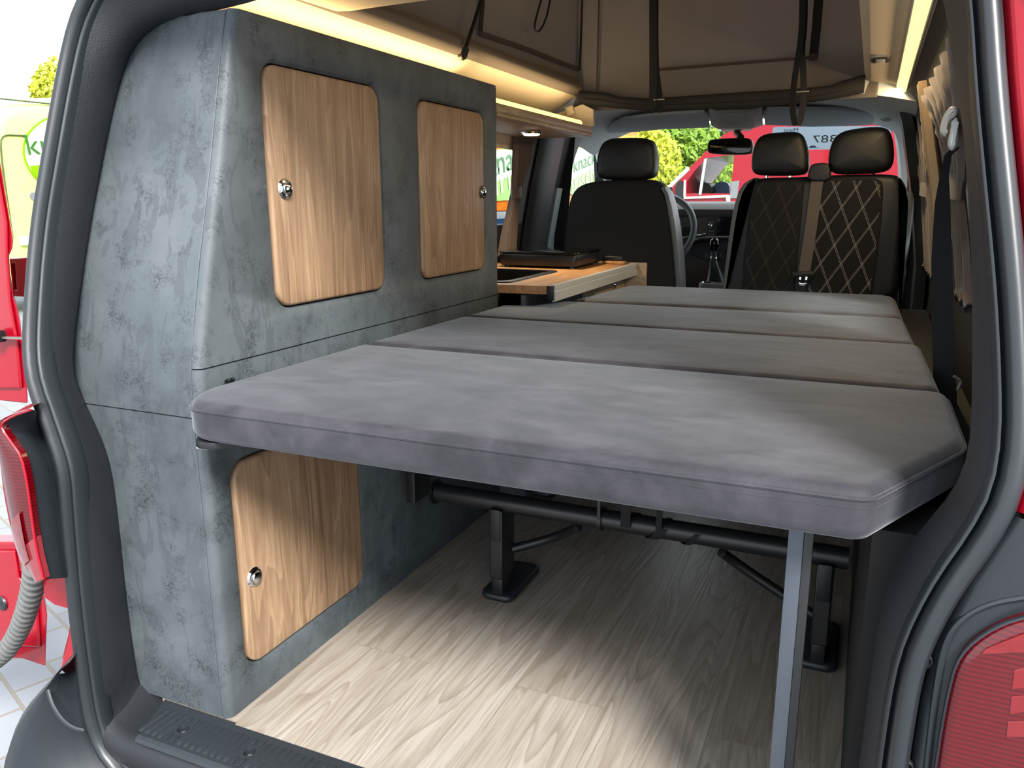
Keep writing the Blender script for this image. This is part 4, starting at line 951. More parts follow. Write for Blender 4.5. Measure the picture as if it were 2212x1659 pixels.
MB().loft(slab(smooth([(1527, 318), (1530, 304), (1540, 300), (1600, 297), (1622, 299), (1626, 312), (1625, 328), (1618, 333), (1580, 334), (1536, 332), (1528, 328)], 1, True), 3.90, 3.95, .008)).build('housing', 'plastic_dark', t)
MB().loft(slab(smooth([(1530, 318), (1533, 306), (1542, 303), (1600, 300), (1620, 302), (1623, 312), (1622, 326), (1616, 330), (1580, 331), (1538, 329), (1531, 326)], 1, True), 3.896, 3.902, .001)).build('mirror_glass', 'glass_black', t)
c = at(1600, 297, 'y', 3.94); d = at(1592, 287, 'y', 4.02); MB().tube([c, d], .016, 12).build('mount', 'plastic_dark', t)

# sun grip on the right and paper sign in the windscreen (seen from behind)
c = at(1908, 246, 'y', 3.7); d = at(1940, 290, 'y', 3.7)
t = thing('grab_handle', 'dark grab handle at the top right pillar', 'handle', c)
MB().tube(smooth([c + Vector((-.02, .12, .02)), c + Vector((0, .06, -.01)), c + Vector((.02, 0, -.02)), c + Vector((.03, -.06, -.01)), c + Vector((.03, -.1, .02))], 2), .013, 10).build('grip', 'visor_grey', t)
t = thing('price_sign', 'white paper sign with mirrored numbers behind the windscreen glass', 'sign', at(1780, 300, 'y', 4.05))
YP = 4.06
P = [at(1668, 285, 'y', YP), at(1670, 276, 'y', YP), at(1676, 274, 'y', YP), at(1925, 272, 'y', YP), at(1925, 322, 'y', YP), at(1668, 324, 'y', YP)]
MB().prism(P, (0, .002, 0)).build('sheet', 'sign_white', t)
def mirrored(txt, px, py, hpx, mat, name, y, par, sx=1.25):
    vs, fs = text_mesh(txt, 1.0); xs = [p.x for p in vs]; ys = [p.y for p in vs]; h = max(ys) - min(ys); c = at(px, py, 'y', y); c2 = at(px, py - hpx, 'y', y); k = (c2.z - c.z) / h; mx = (max(xs) + min(xs)) / 2
    MB().add([(c.x - (p.x - mx) * k * sx, y, c.z + (p.y - min(ys)) * k) for p in vs], fs).build(name, mat, par)
mirrored('387', 1780, 308, 16, 'sign_grey', 'number', YP - .0012, t, 1.5)
mirrored('Mwst', 1708, 285, 8, 'sign_blue', 'small_print', YP - .0012, t)
P = [at(a, b, 'y', YP - .001) for a, b in ((1746, 319), (1753, 314), (1758, 317), (1756, 312), (1764, 318), (1770, 319))]; MB().prism(P, (0, .0005, 0)).build('logo', 'sign_blue', t)

# ================================================================== curtains, rail and belts at the side windows
def curtain(name, label, stations, s, folds, tie, grp):
    """stations: (z, x, yc, width, depth) from top to bottom"""
    t = thing(name, label, 'curtain', (stations[0][1], stations[0][2], stations[0][0]), grp); n_ = folds * 6 + 1
    zs = []
    for (a, b) in zip(stations, stations[1:]):
        for i in range(5): zs.append([lerp(a[k], b[k], i / 5) for k in range(5)])
    zs.append(list(stations[-1])); front = []; back = []
    for q, (z, x, y, w, d) in enumerate(zs):
        f = []; 
        for i in range(n_):
            u = i / (n_ - 1); ph = u * folds * 2 * PI; jit = .25 * noise.noise(Vector((u * 6, z * 4, w * 30)))
            f.append(Vector((x + s * d * (.5 * cos(ph) + jit), y + w * (u - .5) + d * .3 * sin(ph * 2) * .3, z + (.012 * sin(ph) if q == len(zs) - 1 else 0))))
        front.append(f); back.append([p + Vector((s * -.003, 0, 0)) for p in f])
    m = MB(); m.loft(front, closed=False); m.loft(back, closed=False); m.build('cloth', 'curtain', t, angle=1.4)
    z, x, y, w, d = tie; hw, hd = w / 2 + .006, d * .75 + .006
    m = MB(); m.loft([[(x + hd * cos(q), y + hw * sin(q), z + dz + .006 * sin(q)) for q in [2 * PI * i / 20 for i in range(20)]] for dz in (-.022, -.020, .020, .022)], True, False, False); m.build('tie_band', 'curtain', t)
    return t
A = lambda px, py, x: at(px, py, 'x', x)
g = 'curtains of the van'
def st(px, py, x, wpx, d, s=1):
    p = at(px, py, 'x', x); a = at(px - wpx / 2, py, 'x', x); b = at(px + wpx / 2, py, 'x', x); return (p.z, x, (a.y + b.y) / 2, abs(a.y - b.y), d)
def stations(rows, d): return [st((l + r) / 2, py, x, r - l, dd) for (l, r, py, x), dd in zip(rows, d)]
S_ = stations([(2002, 2062, 140, .092), (2024, 2072, 215, .104), (2043, 2082, 300, .121), (2053, 2078, 400, .140), (2057, 2082, 450, .149), (2066, 2092, 540, .163), (2072, 2098, 620, .174), (2070, 2106, 652, .177)], (.016, .016, .015, .011, .011, .012, .014, .02))
curtain('curtain', 'tied brown curtain at the rear right window beside the opening', S_, 1, 6, S_[3], g)
S_ = stations([(1974, 2006, 238, .122), (1982, 2009, 300, .135), (1987, 2010, 350, .145), (1992, 2007, 408, .156), (1994, 2013, 460, .165), (1997, 2018, 530, .176), (1999, 2022, 575, .183), (1997, 2024, 590, .184)], (.016, .016, .015, .011, .011, .012, .014, .02))
curtain('curtain', 'tied brown curtain at the right window beyond the beige pillar strip', S_, 1, 5, S_[3], g)
a = st(1130, 284, -1.275, 32, .024); b = st(1126, 350, -1.29, 28, .024); c = st(1115, 415, -1.315, 15, .016); d = st(1104, 480, -1.335, 24, .022); e = st(1096, 552, -1.35, 30, .03)
curtain('curtain', 'tied brown curtain at the left window under the overhead shelf', [a, b, c, d, e], -1, 6, c, g)
t = thing('curtain_rail', 'pale curtain rail above the right side windows', 'rail', (.1, 2.5, 1.26))
MB().loft([[(.112 - .004, y, 1.262), (.112 + .012, y, 1.256), (.112 + .012, y, 1.248), (.112 - .004, y, 1.252)] for y in (1.75, 3.38)]).build('track', 'wall_beige', t, bevel=.001)
m = MB()
# belt guide on the right D-pillar
YB = 1.47
Z8 = lambda u, v: at(1940 + u / 11.06, 200 + v / 11.06, 'y', YB)
t = thing('belt_guide', 'cream seat-belt guide with silver loop at the rear right pillar', 'belt guide', Z8(1300, 800))
def zslab(pts, y0, y1, r, k=1):
    o = smooth([Vector((p[0], p[1], 0)) for p in pts], k, True); P = [at(1940 + q.x / 11.06, 200 + q.y / 11.06, 'y', y0) for q in o]; return pillow([(p.x, p.z) for p in P], 'y', y1, y0, r, 3)
MB().loft(zslab([(1445, 300), (1250, 320), (1150, 450), (1070, 620), (1020, 850), (1020, 940), (1085, 1000), (1150, 1050), (1215, 940), (1190, 800), (1260, 650), (1445, 530)], YB, YB + .035, .008)).build('cover', 'white_plastic', t)
MB().loft(zslab([(1440, 560), (1310, 640), (1265, 850), (1190, 1230), (1230, 1330), (1300, 1390), (1400, 1340), (1455, 1200), (1465, 950), (1450, 700)], YB - .012, YB + .012, .009)).build('loop', 'aluminium', t)
t = thing('seat_belt', 'dark seat belt running down from the cream belt guide on the right', 'seat belt', at(2050, 500, 'y', 1.6))
rg = []
for px, py, y, w in ((2066, 318, 1.49, 18), (2048, 335, 1.52, 16), (2040, 380, 1.56, 20), (2036, 440, 1.6, 34), (2034, 560, 1.66, 44), (2036, 700, 1.7, 48), (2042, 850, 1.72, 50), (2048, 1100, 1.76, 46), (2052, 1330, 1.80, 44)):
    a = at(px - w / 2, py, 'y', y); b = at(px + w / 2, py, 'y', y); rg.append([a, b, b + Vector((0, .002, 0)), a + Vector((0, .002, 0))])
MB().loft(rg).build('webbing', 'belt_black', t, angle=.7)
t = thing('belt_tongue', 'seat-belt tongue in the dark gap right of the mattress', 'belt tongue', at(2068, 830, 'y', 1.6))
MB().tube(smooth([at(2060, 812, 'y', 1.6), at(2072, 820, 'y', 1.6), at(2077, 824, 'y', 1.6), at(2068, 842, 'y', 1.6)], 1), .003, 8).build('metal', 'steel_dull', t)
# left B-pillar belt
t = thing('belt_guide', 'dark seat-belt guide with pale belt at the left door pillar', 'belt guide', at(1197, 365, 'y', 3.6))
MB().loft(slab(smooth([(1190, 378), (1194, 358), (1201, 354), (1207, 362), (1206, 378), (1200, 390), (1193, 388)], 1, True), 3.60, 3.63, .006)).build('cover', 'plastic_dark', t)
P = [at(a, b, 'y', 3.61) for a, b in ((1199, 385), (1205, 384), (1205, 428), (1199, 428))]; MB().prism(P, (0, .002, 0)).build('webbing', 'belt_grey', t)
MB().loft(slab([(1192, 428), (1200, 424), (1210, 426), (1211, 433), (1203, 438), (1193, 434)], 3.60, 3.62, .003)).build('stalk_holder', 'steel_dull', t)
# ================================================================== lamps, bumper, open rear door
Yv = lambda a, b, y: at(a, b, 'y', y)
t = thing('tail_light', 'red tail light on the left rear corner, standing out from its black housing', 'tail light', Yv(50, 1050, .82), 'tail lights of the van')
ol = smooth([(66, 884), (30, 896), (8, 910), (4, 925), (24, 953), (48, 985), (60, 1040), (68, 1100), (80, 1180), (97, 1248), (90, 1256), (60, 1228), (36, 1190), (24, 1130), (10, 1040), (-12, 960), (-30, 900), (20, 880)], 1, True)
ins = [(66, 886), (34, 900), (6, 915), (3, 925), (26, 960), (50, 992), (60, 1050), (68, 1110), (78, 1180), (95, 1250)]
rights = smooth([Vector((*p, 0)) for p in [(66, 885), (30, 897), (6, 913), (6, 926), (26, 954), (48, 985), (60, 1040), (68, 1100), (79, 1180), (96, 1250)]], 1)
lefts = smooth([Vector((*p, 0)) for p in [(60, 884), (20, 895), (2, 910), (-1, 930), (0, 985), (4, 1040), (14, 1100), (29, 1168), (50, 1222), (86, 1256)]], 1)
NR = len(rights); m = MB(); rows = []
for a, b in zip(rights, lefts):
    A_ = Yv(a.x, a.y, .800); B_ = Yv(b.x, b.y, .815); mid = (A_ + B_) / 2 + Vector((-.004, -.010, 0))
    rows.append([A_ + Vector((.0, .01, 0)), A_, A_.lerp(mid, .5) + Vector((0, -.003, 0)), mid, mid.lerp(B_, .5) + Vector((0, -.001, 0)), B_, B_ + Vector((-.03, .05, 0))])
kcut = int(NR * .80)
MB().loft(rows[:kcut + 1], closed=False).build('lens', 'lens_red', t, angle=1.2)
MB().loft(rows[kcut:], closed=False).build('reverse_lens', 'lens_clear', t, angle=1.2)
MB().loft([[r[2] + Vector((.001, -.003, 0)), r[3] + Vector((0, -.003, 0)), r[4] + Vector((0, -.003, 0))] for r in rows[kcut - 2:kcut + 2]], closed=False).build('turn_signal', 'lens_bright', t)
MB().tube([r[1] + Vector((.001, -.002, 0)) for r in rows], .0022, 8).build('rim', 'red_paint', t)
hs = [(66, 886), (75, 905), (80, 930), (95, 965), (110, 1000), (122, 1060), (130, 1120), (138, 1180), (145, 1244)]
hr = resample(smooth([Vector((*p, 0)) for p in hs], 1), NR); rr_ = resample(rights, NR); rows = []
for a, b in zip(rr_, hr):
    A_ = Yv(a.x, a.y, .803); B_ = Yv(b.x + 6, b.y, .876); rows.append([A_, A_.lerp(B_, .3) + Vector((.008, .0, 0)), A_.lerp(B_, .65) + Vector((.010, .0, 0)), B_ + Vector((.004, 0, 0)), B_ + Vector((.02, .03, 0))])
MB().loft(rows, closed=False).build('housing', 'plastic_black', t, angle=1.2)
# right lamp
t = thing('tail_light', 'large red tail light in the black panel at the right edge', 'tail light', Yv(2140, 1560, .84), 'tail lights of the van')
o = [(2212, 1337), (2170, 1350), (2128, 1372), (2090, 1402), (2066, 1438), (2052, 1490), (2036, 1570), (2020, 1680), (2010, 1800), (2100, 1900), (2420, 1900), (2420, 1300)]
P = [Yv(a, b, .868) for a, b in smooth([Vector((*p, 0)).xy for p in []] or [], 1)] if False else [Yv(q.x, q.y, .868) for q in smooth([Vector((*p, 0)) for p in o], 1, True)]
rings = pillow([(p.x, p.z) for p in P], 'y', .905, .862, .010, 4)
MB().loft(rings).build('lens', 'lens_red', t, angle=1.2)
MB().tube([Vector(q) + Vector((0, .0035, 0)) for q in rings[6]], .0032, 8, closed=True).build('rim', 'plastic_black', t)
for pts, mt in (([(2190, 1446), (2215, 1440), (2330, 1430), (2330, 1475), (2215, 1483), (2184, 1487)], 'lens_bright'), ([(2184, 1502), (2215, 1500), (2330, 1495), (2330, 1535), (2215, 1535), (2180, 1540)], 'lens_bright'), ([(2176, 1556), (2215, 1556), (2330, 1550), (2330, 1592), (2215, 1590), (2172, 1590)], 'lens_bright')):
    P = [Yv(a, b, .8635) for a, b in pts]; MB().prism(P, (0, -.0025, 0)).build('light_segment', mt, t, bevel=.0008)
P = [Yv(a, b, .8615) for a, b in [(2150, 1392), (2212, 1368), (2330, 1330), (2330, 1400), (2212, 1408), (2120, 1412), (2128, 1402)]]; MB().prism(P, (0, -.001, 0)).build('reflector_band', 'lens_bright', t)
# raised bead in the right panel and screw recess
bead = smooth([Yv(2260, 1285, .885), Yv(2212, 1290, .884), Yv(2150, 1300, .883), Yv(2100, 1320, .882), Yv(2062, 1352, .881), Yv(2042, 1390, .881), Yv(2030, 1440, .881), Yv(2015, 1540, .881), Yv(2000, 1680, .881)], 2)
t = thing('lamp_surround', 'black plastic surround with raised bead and screw hole around the right tail light', 'panel', Yv(2040, 1500, .88))
MB().tube(bead, .0042, 8).build('bead', 'plastic_black', t)
for px, py in ((1993, 1427), (1953, 1657)): MB().lathe(Yv(px, py, .8795), (0, -1, 0), [(.0001, -.004), (.004, -.004), (.006, -.001), (.0085, .0015), (.0095, .0005), (.0095, -.006)], 20).build('screw_hole', 'plastic_dark', t)

t = thing('bumper', 'black plastic rear bumper corner with step, bottom left', 'bumper', (-1.3, .8, -.3))
Lc = resample(smooth([Vector((*p, 0)) for p in [(132, 1444), (97, 1482), (52, 1532), (24, 1592), (13, 1659), (8, 1760), (10, 1900)]], 2), 16)
Rc = resample(smooth([Vector((*p, 0)) for p in [(150, 1450), (178, 1476), (184, 1520), (188, 1570), (206, 1625), (240, 1680), (330, 1790), (500, 1900)]], 2), 16)
rows = []
for i, (l, r) in enumerate(zip(Lc, Rc)):
    f = i / 15; A_ = Yv(l.x, l.y, .815); B_ = Yv(r.x, r.y, .872); bl = .012 + .055 * min(1, f * 2.2)
    rows.append([A_ + Vector((-.05, .10, 0)), A_ + Vector((-.004, .02, 0)), A_] + [A_.lerp(B_, q) + Vector((0, -bl * sin(PI * (q * .8 + .1)) , 0)) for q in (.15, .35, .55, .75, .9)] + [B_, B_ + Vector((.02, .03, 0))])
MB().loft(rows, closed=False).build('bumper_skin', 'plastic_black', t, angle=1.3)
MB().tube(smooth([Yv(104, 1490, .806), Yv(112, 1520, .80), Yv(132, 1552, .797), Yv(156, 1572, .80), Yv(182, 1578, .81)], 2), .004, 8).build('step_edge', 'plastic_black', t)

# open rear wing door at the left edge, checked by a stay
t = thing('rear_door', 'open red rear wing door at the left edge of the picture', 'door', (-1.6, 1.08, -.2))
o = [(-160, 60), (-40, 200), (0, 350), (20, 470), (28, 520), (26, 538), (18, 556), (22, 600), (28, 640), (36, 662), (44, 700), (50, 760), (58, 830), (60, 872), (20, 868), (-30, 862), (-60, 900), (-60, 1150), (-20, 1172), (38, 1172), (44, 1230), (90, 1262), (102, 1330), (98, 1440), (50, 1424), (-40, 1418), (-200, 1440), (-260, 800)]
P = [Yv(a, b, 1.085) for a, b in o]
MB().prism(P, (-.045, .032, 0)).build('door_panel', 'red_paint', t, bevel=.006)
P = [Yv(a, b, 1.078) for a, b in [(-30, 250), (-10, 360), (12, 480), (14, 560), (20, 650), (36, 740), (44, 840), (-60, 840)]]
MB().prism(P, (0, .008, 0)).build('inner_panel', 'red_paint', t, bevel=.005)
P = [Yv(a, b, 1.078) for a, b in [(-40, 1190), (30, 1190), (40, 1250), (78, 1290), (84, 1400), (-40, 1390)]]
MB().prism(P, (0, .008, 0)).build('inner_panel', 'red_paint', t, bevel=.006)
m = MB(); P = [Yv(a, b, 1.20) for a, b in [(20, 558), (64, 556), (62, 642), (29, 641)]]; H = [Yv(a, b, 1.20) for a, b in [(24, 570), (32, 569), (36, 626), (29, 627)]]
m.prism(P, (0, .05, 0), holes=[H]); m.build('hinge_bracket', 'red_paint', t, bevel=.002)
MB().lathe(Yv(4, 1303, 1.077), (0, -1, 0), [(.0001, .002), (.007, .002), (.009, .005), (.016, .004), (.019, 0), (.0001, -.001)], 24).build('grommet', 'rubber', t)
MB().beam(Yv(-40, 727, 1.06), Yv(60, 731, 1.07), .010, .004).build('stay', 'steel_dull', t)
MB().box(*(lambda c: (c.x - .03, c.x, c.y - .01, c.y + .01, c.z - .012, c.z + .012))(Yv(4, 727, 1.06)), .003).build('stay_block', 'plastic_dark', t)
t = thing('cable_conduit', 'ribbed grey cable conduit hanging between tail light and open red door', 'conduit', Yv(70, 1240, .80))
path = resample(smooth([Yv(76, 1225, .90), Yv(72, 1265, .92), Yv(58, 1320, .95), Yv(38, 1370, .98), Yv(10, 1412, 1.0), Yv(-30, 1440, 1.02), Yv(-70, 1452, 1.03)], 2), 110)
MB().tube(path, [.019 + .0025 * (1 if (i % 4) < 2 else -1) for i in range(110)], 16).build('hose', 'hose_grey', t, angle=.5)
P = [Yv(a, b, .915) for a, b in [(92, 1240), (152, 1240), (168, 1290), (178, 1330), (190, 1520), (150, 1462), (132, 1446), (148, 1385), (160, 1318), (118, 1306), (96, 1290)]]
struct(MB().prism(P, (-.02, .015, 0)).build('trim_12', 'red_paint'))

# ================================================================== outside: vans, truck, trees
def text_on(vsf, O, U, V, h, sx, mat, name, par, skew=0):
    vs, fs = vsf; ys = [p.y for p in vs]; k = h / 1.0
    n_ = U.cross(V).normalized()
    MB().add([O + U * (p.x * k * sx) + V * (p.y * k + p.x * k * sx * skew) + n_ * .004 for p in vs], fs).build(name, mat, par)
def ell(c, ru, rv, U, V, a0=0, a1=2 * PI, n=40): return [c + U * (ru * cos(a0 + (a1 - a0) * i / n)) + V * (rv * sin(a0 + (a1 - a0) * i / n)) for i in range(n + (0 if abs(a1 - a0) >= 6.28 else 1))]
EY, EZ = Vector((0, 1, 0)), Vector((0, 0, 1))
def logo(par, x, yc_, zc, ru, rv, h1, h2, sx, tilt, x1=0, dx2=0):
    U = Vector((0, cos(tilt), sin(tilt))); V = Vector((0, -sin(tilt), cos(tilt))); c = Vector((x + .010, yc_, zc))
    MB().prism(ell(c, ru * 1.03, rv * 1.04, EY, EZ), (.002, 0, 0)).build('logo_edge', 'print_green', par)
    MB().prism(ell(c + Vector((.003, 0, 0)), ru, rv, EY, EZ), (.002, 0, 0)).build('logo_field', 'print_white', par)
    lowr = [p for p in ell(c + Vector((.006, 0, 0)), ru * .97, rv * .96, U, V, PI + .08, 2 * PI - .08, 40)]
    MB().prism(lowr, (.002, 0, 0)).build('logo_lower', 'print_green', par)
    text_on(text_mesh('knack', 1), c + Vector((.010, 0, 0)) + U * x1 + V * (rv * .16), U, V, h1, sx, 'print_letter_green', 'lettering', par)
    text_on(text_mesh('frisch!!', 1), c + Vector((.010, 0, 0)) + U * dx2 - V * (rv * .62), U, V, h2, sx, 'print_white', 'lettering', par)
# lime delivery van on the left
t = thing('delivery_van', 'lime green and white delivery van parked beyond the left rear corner', 'van', (-11.4, 10, -.6))
XV = -10.5; KV = 10.5 / 3.2
zv = lambda z: .95 + (z - .95) * KV
side = smooth([(7.05, .0), (7.0, .5), (7.02, 1.4), (7.2, 2.1), (7.6, 2.31), (9.0, 2.42), (11.0, 2.45), (12.0, 2.3), (13.2, 1.4), (14.4, 1.0), (14.6, .2), (14.5, -.2), (10, -.22), (7.2, -.2)], 2)
side = [(p.x, p.y) for p in [Vector(q) for q in side]]
MB().loft(pillow(side, 'x', -12.4, XV, .16, 4)).build('body', 'print_lime', t, angle=1.0)
MB().prism([Vector((XV + .001, y * KV, zv(z))) for y, z in smooth([(2.20, .72), (2.36, .80), (2.55, 1.0), (2.9, 1.1), (3.4, 1.0), (3.4, .74)], 2, True)], (.006, 0, 0)).build('print_shape', 'print_green', t)
MB().tube([Vector((XV + .006, y * KV, zv(z))) for y, z in smooth([(2.19, .8), (2.19, 1.17), (2.21, 1.205), (2.26, 1.21), (3.4, 1.22)], 2)], .012, 6).build('door_line', 'line_dark', t)
MB().tube([Vector((XV + .006, y * KV, zv(z))) for y, z in ((2.22, 1.345), (2.6, 1.349), (3.4, 1.36))], .012, 6).build('gutter_line', 'line_dark', t)
logo(t, XV + .008, 2.60 * KV, zv(1.135), .31 * KV, .185 * KV, .115 * KV, .12 * KV, 1.15, .10, -.15 * KV, -.05 * KV)
c = at(72, 424, 'x', XV); MB().lathe(c, (1, 0, 0), [(.036, 0), (.055, 0), (.055, .015), (.036, .015)], 20).build('lock', 'truck_grey', t)
c = at(58, 520, 'x', XV); MB().box(c.x, c.x + .05, c.y - .12, c.y + .2, c.z - .06, c.z + .06, .02).build('handle', 'print_white', t)
for y in (8.6, 13.2): MB().lathe((XV - .05, y, -.25), (1, 0, 0), [(.0001, -.2), (.34, -.2), (.35, -.02), (.32, .02), (.22, .02), (.2, .0), (.0001, .0)], 28).build('wheel', 'tyre', t)
# orange box truck farther ahead
t = thing('box_truck', 'box truck with orange fruit print and green logos outside the left windows', 'truck', (-5.6, 12, -.6))
XT = -4.5
MB().box(-7.0, XT, 8.2, 16.5, .80, 2.9, .03).build('box', 'print_orange', t)
logo(t, XT + .002, 10.0, 1.27, .9, .32, .45, .48, 1.35, .17, .05, .40)
logo(t, XT + .002, 13.1, 1.40, 1.0, .37, .34, .38, 1.5, .17, .06, .10)
MB().prism(ell(Vector((XT + .003, 11.9, 1.05)), .5, .3, EY, EZ), (.003, 0, 0)).build('fruit', 'print_yellow', t); MB().prism(ell(Vector((XT + .003, 12.2, 1.85)), .5, .25, EY, EZ), (.003, 0, 0)).build('fruit', 'print_yellow', t)
MB().box(-6.8, XT - .02, 8.3, 16.4, .70, .80, .01).build('chassis', 'truck_grey', t); MB().box(-6.6, XT - .1, 10.8, 13.4, .05, .70, .03).build('side_tank', 'truck_blue', t)
for y in (9.4, 15.2): MB().lathe((XT - .05, y, -.12), (1, 0, 0), [(.0001, -.3), (.46, -.3), (.48, -.04), (.44, 0), (.28, 0), (.26, -.05), (.0001, -.05)], 28).build('wheel', 'tyre', t)
# red van ahead, seen through the windscreen
t = thing('red_van', 'tall red van parked crosswise in front of the windscreen', 'van', at(1700, 440, 'y', 12.2))
YR = 11.5; Q = lambda a, b, y=YR: at(a, b, 'y', y)
o = smooth([(1418, 620), (1420, 470), (1436, 418), (1452, 398), (1500, 352), (1546, 306), (1570, 285), (1600, 274), (1660, 268)], 1) + [Vector(p) for p in [(1960, 258), (2060, 256), (2060, 620)]]
W = [(1482, 418), (1484, 392), (1500, 370), (1526, 341), (1586, 334), (1584, 360), (1576, 418)]
W2 = [(1700, 340), (1930, 336), (1930, 420), (1700, 424)]
MB().prism([Q(p[0], p[1]) for p in o], (0, 1.9, 0), holes=[[Q(a, b) for a, b in W]]).build('body', 'red_paint', t)
MB().tube([Q(p[0], p[1]) + Vector((0, .0, 0)) for p in o[1:9]], .03, 8).build('pillar_edge', 'white_plastic', t)
MB().prism([Q(a, b, YR - .03) for a, b in [(1509, 421), (1521, 344), (1526, 342), (1514, 421)]], (0, .04, 0)).build('window_divider', 'white_plastic', t)
MB().prism([Q(a, b, YR - .05) for a, b in smooth([(1459, 424), (1460, 398), (1468, 389), (1475, 392), (1474, 430), (1464, 428)], 1, True)], (0, .2, 0)).build('mirror', 'plastic_dark', t)
MB().prism([Q(a, b, YR - .02) for a, b in [(1476, 426), (1477, 390), (1481, 388), (1481, 426)]], (0, .05, 0)).build('mirror_arm', 'white_plastic', t)
MB().prism([Q(a, b, YR - .03) for a, b in [(1477, 425), (1574, 421), (1574, 426), (1477, 430)]], (0, .03, 0)).build('belt_moulding', 'white_plastic', t)
MB().prism([Q(a, b, YR - .04) for a, b in [(1567, 424), (1577, 422), (1577, 440), (1570, 440)]], (0, .03, 0)).build('door_handle', 'white_plastic', t)
MB().prism([Q(a, b, YR - .02) for a, b in [(1580, 392), (1597, 390), (1592, 428), (1576, 428)]], (0, .02, 0)).build('side_moulding', 'truck_grey', t)
MB().prism([Q(a, b, YR + 1.2) for a, b in smooth([(1540, 420), (1543, 396), (1558, 392), (1575, 396), (1576, 420)], 1, True)], (0, .3, 0)).build('seat', 'truck_blue', t)
MB().prism([Q(a, b, YR + .9) for a, b in smooth([(1500, 418), (1504, 398), (1520, 392), (1536, 400), (1540, 418)], 1, True)], (0, .5, 0)).build('dashboard', 'dash_dark', t)
# trees
def tree(label, base, h, crown, n, mat, seed, trunk=True, leaf=.16, grp='trees and hedge outside'):
    """crown: list of (centre, radius vector) blobs"""
    R_ = random.Random(seed); t = thing('tree', label, 'tree', base, grp); m = MB()
    for i in range(n):
        c, r = R_.choice(crown); 
        while True:
            q = Vector((R_.uniform(-1, 1), R_.uniform(-1, 1), R_.uniform(-1, 1)))
            if .25 < q.length < 1: break
        q = q.normalized() * (q.length ** .5); p = Vector(c) + Vector((q.x * r[0], q.y * r[1], q.z * r[2]))
        a = Vector((R_.gauss(0, 1), R_.gauss(0, 1), R_.gauss(0, 1))).normalized(); b = a.orthogonal().normalized(); s = leaf * R_.uniform(.6, 1.3); d = a.cross(b)
        m.add([p - a * s, p + b * s * .45 + d * s * .12, p + a * s, p - b * s * .45 + d * s * .12], [[0, 1, 2], [0, 2, 3]])
    o = m.build('foliage', mat, t)
    c0 = Vector(crown[0][0]); B = Vector(base)
    if trunk: 
        m = MB(); m.tube(smooth([B, B.lerp(c0, .5) + Vector((.1, 0, 0)), c0], 1), .12, 8)
        for c, r in crown[1:4]: m.tube([B.lerp(c0, .6), c], .05, 6)
        m.build('trunk', 'bark', t)
    return t
T = lambda a, b, y: at(a, b, 'y', y)
g = T(1330, 400, 19)
tree('leafy green hedge tree behind the driver seat headrest in the windscreen', (g.x, 19, -.6), 4, [((T(1330, 370, 19)), (1.2, .8, 1.1)), (T(1270, 400, 19), (.9, .8, 1.3)), (T(1390, 350, 19), (.9, .7, .8)), (T(1330, 460, 19), (1.4, .7, 1.0)), (T(1300, 310, 19), (1.1, .7, .6))], 5200, 'leaf_yellow', 3, leaf=.10)
g = T(1450, 400, 21)
tree('leafy green tree left of the red van in the windscreen', (g.x, 21, -.6), 4, [((T(1440, 380, 21)), (1.1, .8, 1.2)), (T(1480, 330, 21), (1.0, .8, .8)), (T(1410, 420, 21), (1.0, .8, 1.0)), (T(1500, 400, 21), (1.2, .8, 1.2)), (T(1440, 310, 21), (.9, .7, .45))], 5200, 'leaf_green', 5, leaf=.11)
g = T(1560, 400, 23)
tree('darker green tree seen through the window of the red van', (g.x, 23, -.6), 4, [((T(1545, 380, 23)), (1.2, .8, 1.5)), (T(1600, 360, 23), (1.2, .8, 1.2)), (T(1520, 430, 23), (1.2, .8, 1.0)), (T(1590, 430, 23), (1.2, .8, 1.0))], 4200, 'leaf_dark', 8, leaf=.12)
L_ = at(118, 175, 'x', -19)
tree('yellow-green tree top above the lime delivery van', (L_.x, L_.y + .1, -.6), 4, [(at(122, 185, 'x', -19), (.5, .56, .45)), (at(112, 200, 'x', -19), (.5, .5, .35)), (at(150, 190, 'x', -19), (.6, .8, .8)), (at(150, 260, 'x', -19), (.6, 1.0, .8))], 2600, 'leaf_yellow', 11, leaf=.08)
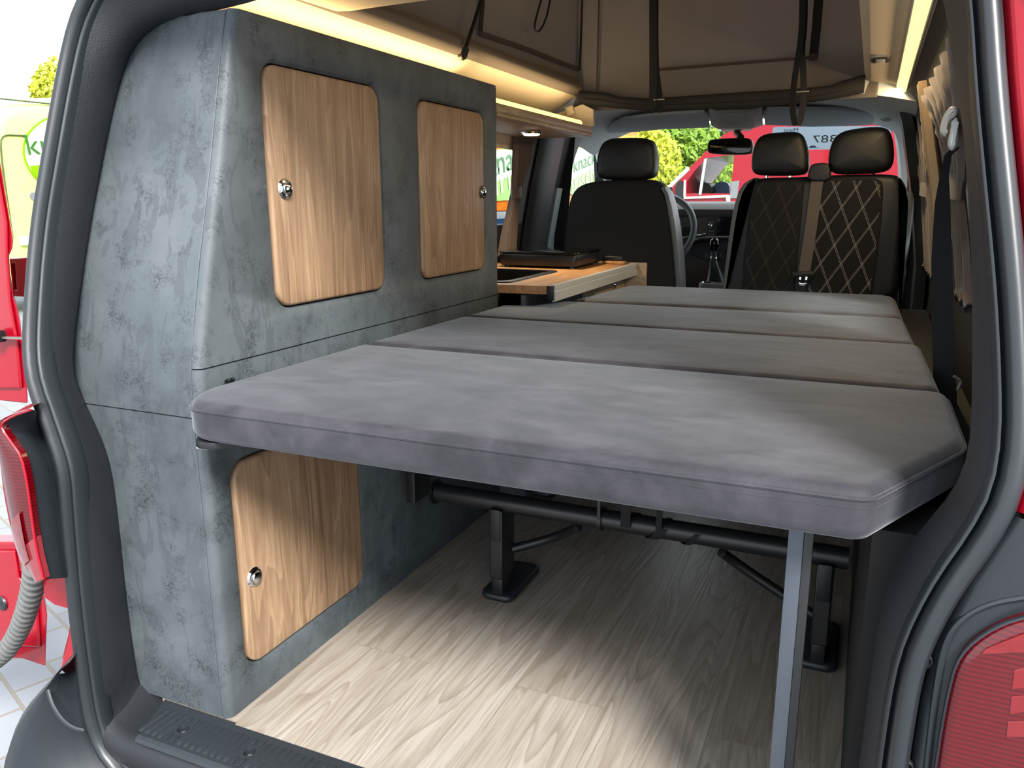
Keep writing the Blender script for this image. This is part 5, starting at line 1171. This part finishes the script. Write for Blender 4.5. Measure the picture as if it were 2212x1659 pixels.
# ================================================================== light
w = bpy.data.worlds.new('world'); SC.world = w; w.use_nodes = True
nt = w.node_tree; bg = nt.nodes['Background']; bg.inputs['Color'].default_value = (.86, .93, 1.0, 1); bg.inputs['Strength'].default_value = 1
tc = nt.nodes.new('ShaderNodeTexCoord'); sx = nt.nodes.new('ShaderNodeSeparateXYZ'); nt.links.new(tc.outputs['Generated'], sx.inputs[0])
mr = nt.nodes.new('ShaderNodeMapRange'); mr.interpolation_type = 'SMOOTHSTEP'
for k, v in (('From Min', -.4), ('From Max', .7), ('To Min', .76), ('To Max', 1.3)): mr.inputs[k].default_value = v
nt.links.new(sx.outputs['Y'], mr.inputs['Value']); nt.links.new(mr.outputs[0], bg.inputs['Strength'])
ld = bpy.data.lights.new('sun', 'SUN'); ld.energy = 2.8; ld.angle = math.radians(16); ld.color = (1.0, .97, .93)
o = bpy.data.objects.new('sun', ld); COL.objects.link(o)
dv = Vector((-.92, 1.0, -1.19)); o.rotation_euler = dv.to_track_quat('-Z', 'Y').to_euler()
sl = bpy.data.lights.new('spot_lamp_light', 'SPOT'); sl.energy = 7; sl.spot_size = 2.2; sl.spot_blend = .8; sl.color = (1, .8, .55); sl.shadow_soft_size = .012
o = bpy.data.objects.new('spot_lamp_light', sl); COL.objects.link(o); o.location = (SPOT[0], SPOT[1], 1.15)
def strip_light(name, loc, rot, sx, sy, e):
    l = bpy.data.lights.new(name, 'AREA'); l.shape = 'RECTANGLE'; l.size = sx; l.size_y = sy; l.energy = e; l.color = (1.0, .72, .40)
    o = bpy.data.objects.new(name, l); COL.objects.link(o); o.location = loc; o.rotation_euler = rot
strip_light('light_strip_glow', (XC - .03, 2.58, 1.2465), (PI, .25, 0), .02, .76, .5)
strip_light('light_strip_glow', (-1.1025, 1.67, 1.2785), (PI, .2, 0), .02, .96, .6)
d_ = Vector((-.024, 0, -.037)).normalized(); c_ = Vector((.0535, 2.14, 1.310)) + d_ * .0098
strip_light('light_strip_glow', c_, d_.to_track_quat('-Z', 'Y').to_euler(), .028, 2.0, 3.0)
bpy.context.scene.objects['light_strip_glow.002'].rotation_euler = Matrix((Vector((.037, 0, -.024)).normalized(), Vector((0, 1, 0)), -d_)).transposed().to_euler()
vs = SC.view_settings; vs.view_transform = 'Standard'; vs.look = 'None'; vs.gamma = 1.0; vs.use_curve_mapping = False; vs.exposure = 1.5
